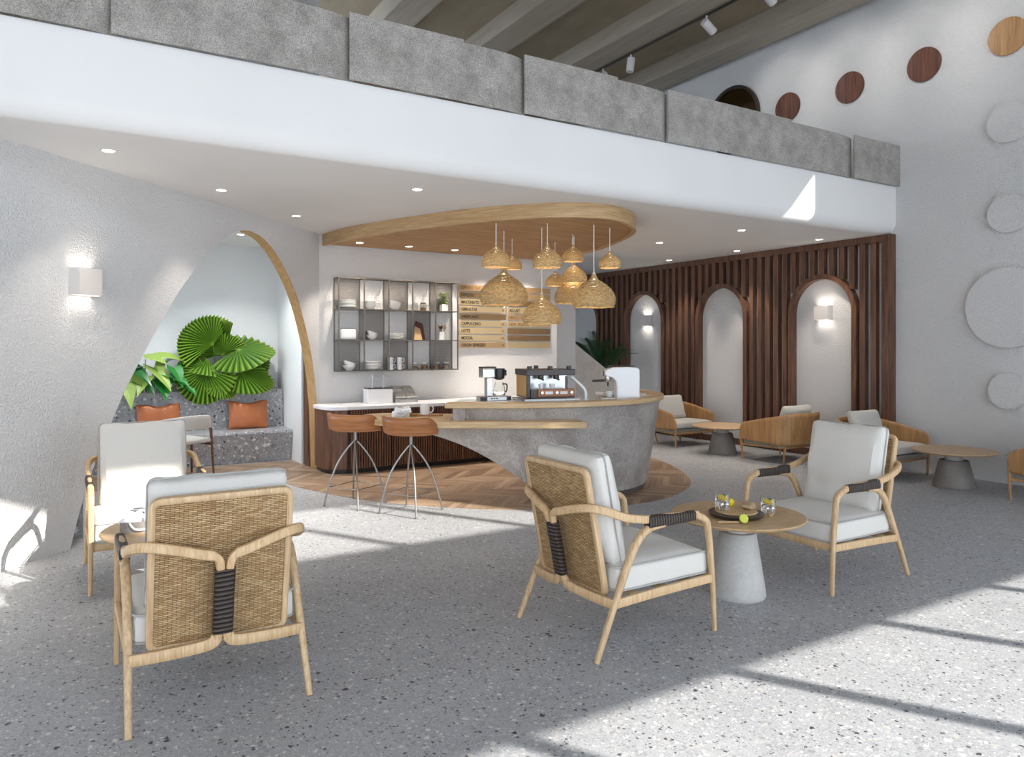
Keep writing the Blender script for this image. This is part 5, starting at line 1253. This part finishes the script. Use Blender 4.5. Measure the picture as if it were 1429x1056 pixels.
for d_, ln_ in (((0.25, -0.25, 0.95), 0.95), ((0.05, -0.4, 0.95), 1.0), ((0.45, -0.1, 0.75), 0.7), ((-0.25, -0.4, 0.9), 0.8), ((-0.25, -0.7, 0.25), 0.75)):
    bm = nb(); frond(bm, (0, 0, -0.02), d_, ln_, 0.25, 16, 0.22, 0.016); obj('frond', bm, 'leaf_palm', fe, smooth=False, recalc=False)
sp = thing('striped_plant', 'low dark plant with pale striped leaves behind the sunlit armchair', 'plant', (0.0, 7.55, 0.56))
for k in range(13):
    a_ = R(-150+23*k); bm = nb(); leaf_blade(bm, (0.02*math.cos(a_), 0.02*math.sin(a_), 0), (math.cos(a_)*0.8, math.sin(a_)*0.8, 0.75), (0, 0, 1), 0.40, 0.055, 0.55, 7)
    obj('leaf', bm, 'leaf_deep' if k % 3 else 'leaf_lime', sp, smooth=False, recalc=False)
pp_ = thing('potted_palm', 'bushy dark green palm in a grey pot behind the sloping parapet', 'potted plant', (8.5, 10.75, 0))
bm = nb(); lathe(bm, [(0, 0), (0.17, 0), (0.22, 0.55), (0.20, 0.55), (0.19, 0.5), (0, 0.5)], 32, cap=False); obj('pot', bm, 'table_concrete_dark', pp_)
bm = nb()
for k in range(6): tube(bm, [(0.05*math.cos(k), 0.05*math.sin(k), 0.48), (0.08*math.cos(k), 0.08*math.sin(k), 1.15)], 0.012, 6)
obj('trunk', bm, 'stem', pp_)
rnd = random.Random(3)
for k in range(17):
    a_ = 2*PI*k/17*2.618+0.4; tl = rnd.uniform(0.18, 0.75)
    bm = nb(); frond(bm, (0.07*math.cos(a_), 0.07*math.sin(a_), 1.08), (math.cos(a_)*tl, math.sin(a_)*tl, 1.0), rnd.uniform(0.85, 1.15), 0.22+0.25*tl, 17, 0.30, 0.026, 0.25); obj('frond', bm, 'leaf_palm', pp_, smooth=False, recalc=False)

# ------------------------------------------------------------ daylight
sun = bpy.data.lights.new('sun', 'SUN'); sun.energy = 10; sun.angle = R(0.55); sun.color = (1.0, 0.955, 0.87)
so = bpy.data.objects.new('sun', sun); C.objects.link(so)
el = R(27.5); d = Vector((-0.5*math.cos(el), 0.866*math.cos(el), -math.sin(el)))
so.rotation_euler = d.to_track_quat('-Z', 'Y').to_euler(); so.location = (5, -6, 8)
w = bpy.data.worlds.new('World'); sc.world = w; w.use_nodes = True
bg = w.node_tree.nodes['Background']; bg.inputs[0].default_value = (0.76, 0.87, 1.0, 1); bg.inputs[1].default_value = 3.6

# ------------------------------------------------------------ camera
cam = bpy.data.cameras.new('camera'); co = bpy.data.objects.new('camera', cam); C.objects.link(co)
co.location = (0, 0, 1.6); co.rotation_euler = (R(90), 0, math.acos(0.521)-R(90))
cam.sensor_fit = 'HORIZONTAL'; cam.sensor_width = 36; cam.lens = 1029/1429*36; cam.shift_y = -45/1429; cam.clip_start = 0.05; cam.clip_end = 200
sc.camera = co
vs = sc.view_settings; vs.view_transform = 'Standard'; vs.look = 'None'; vs.exposure = 0.06; vs.gamma = 1; vs.use_curve_mapping = False
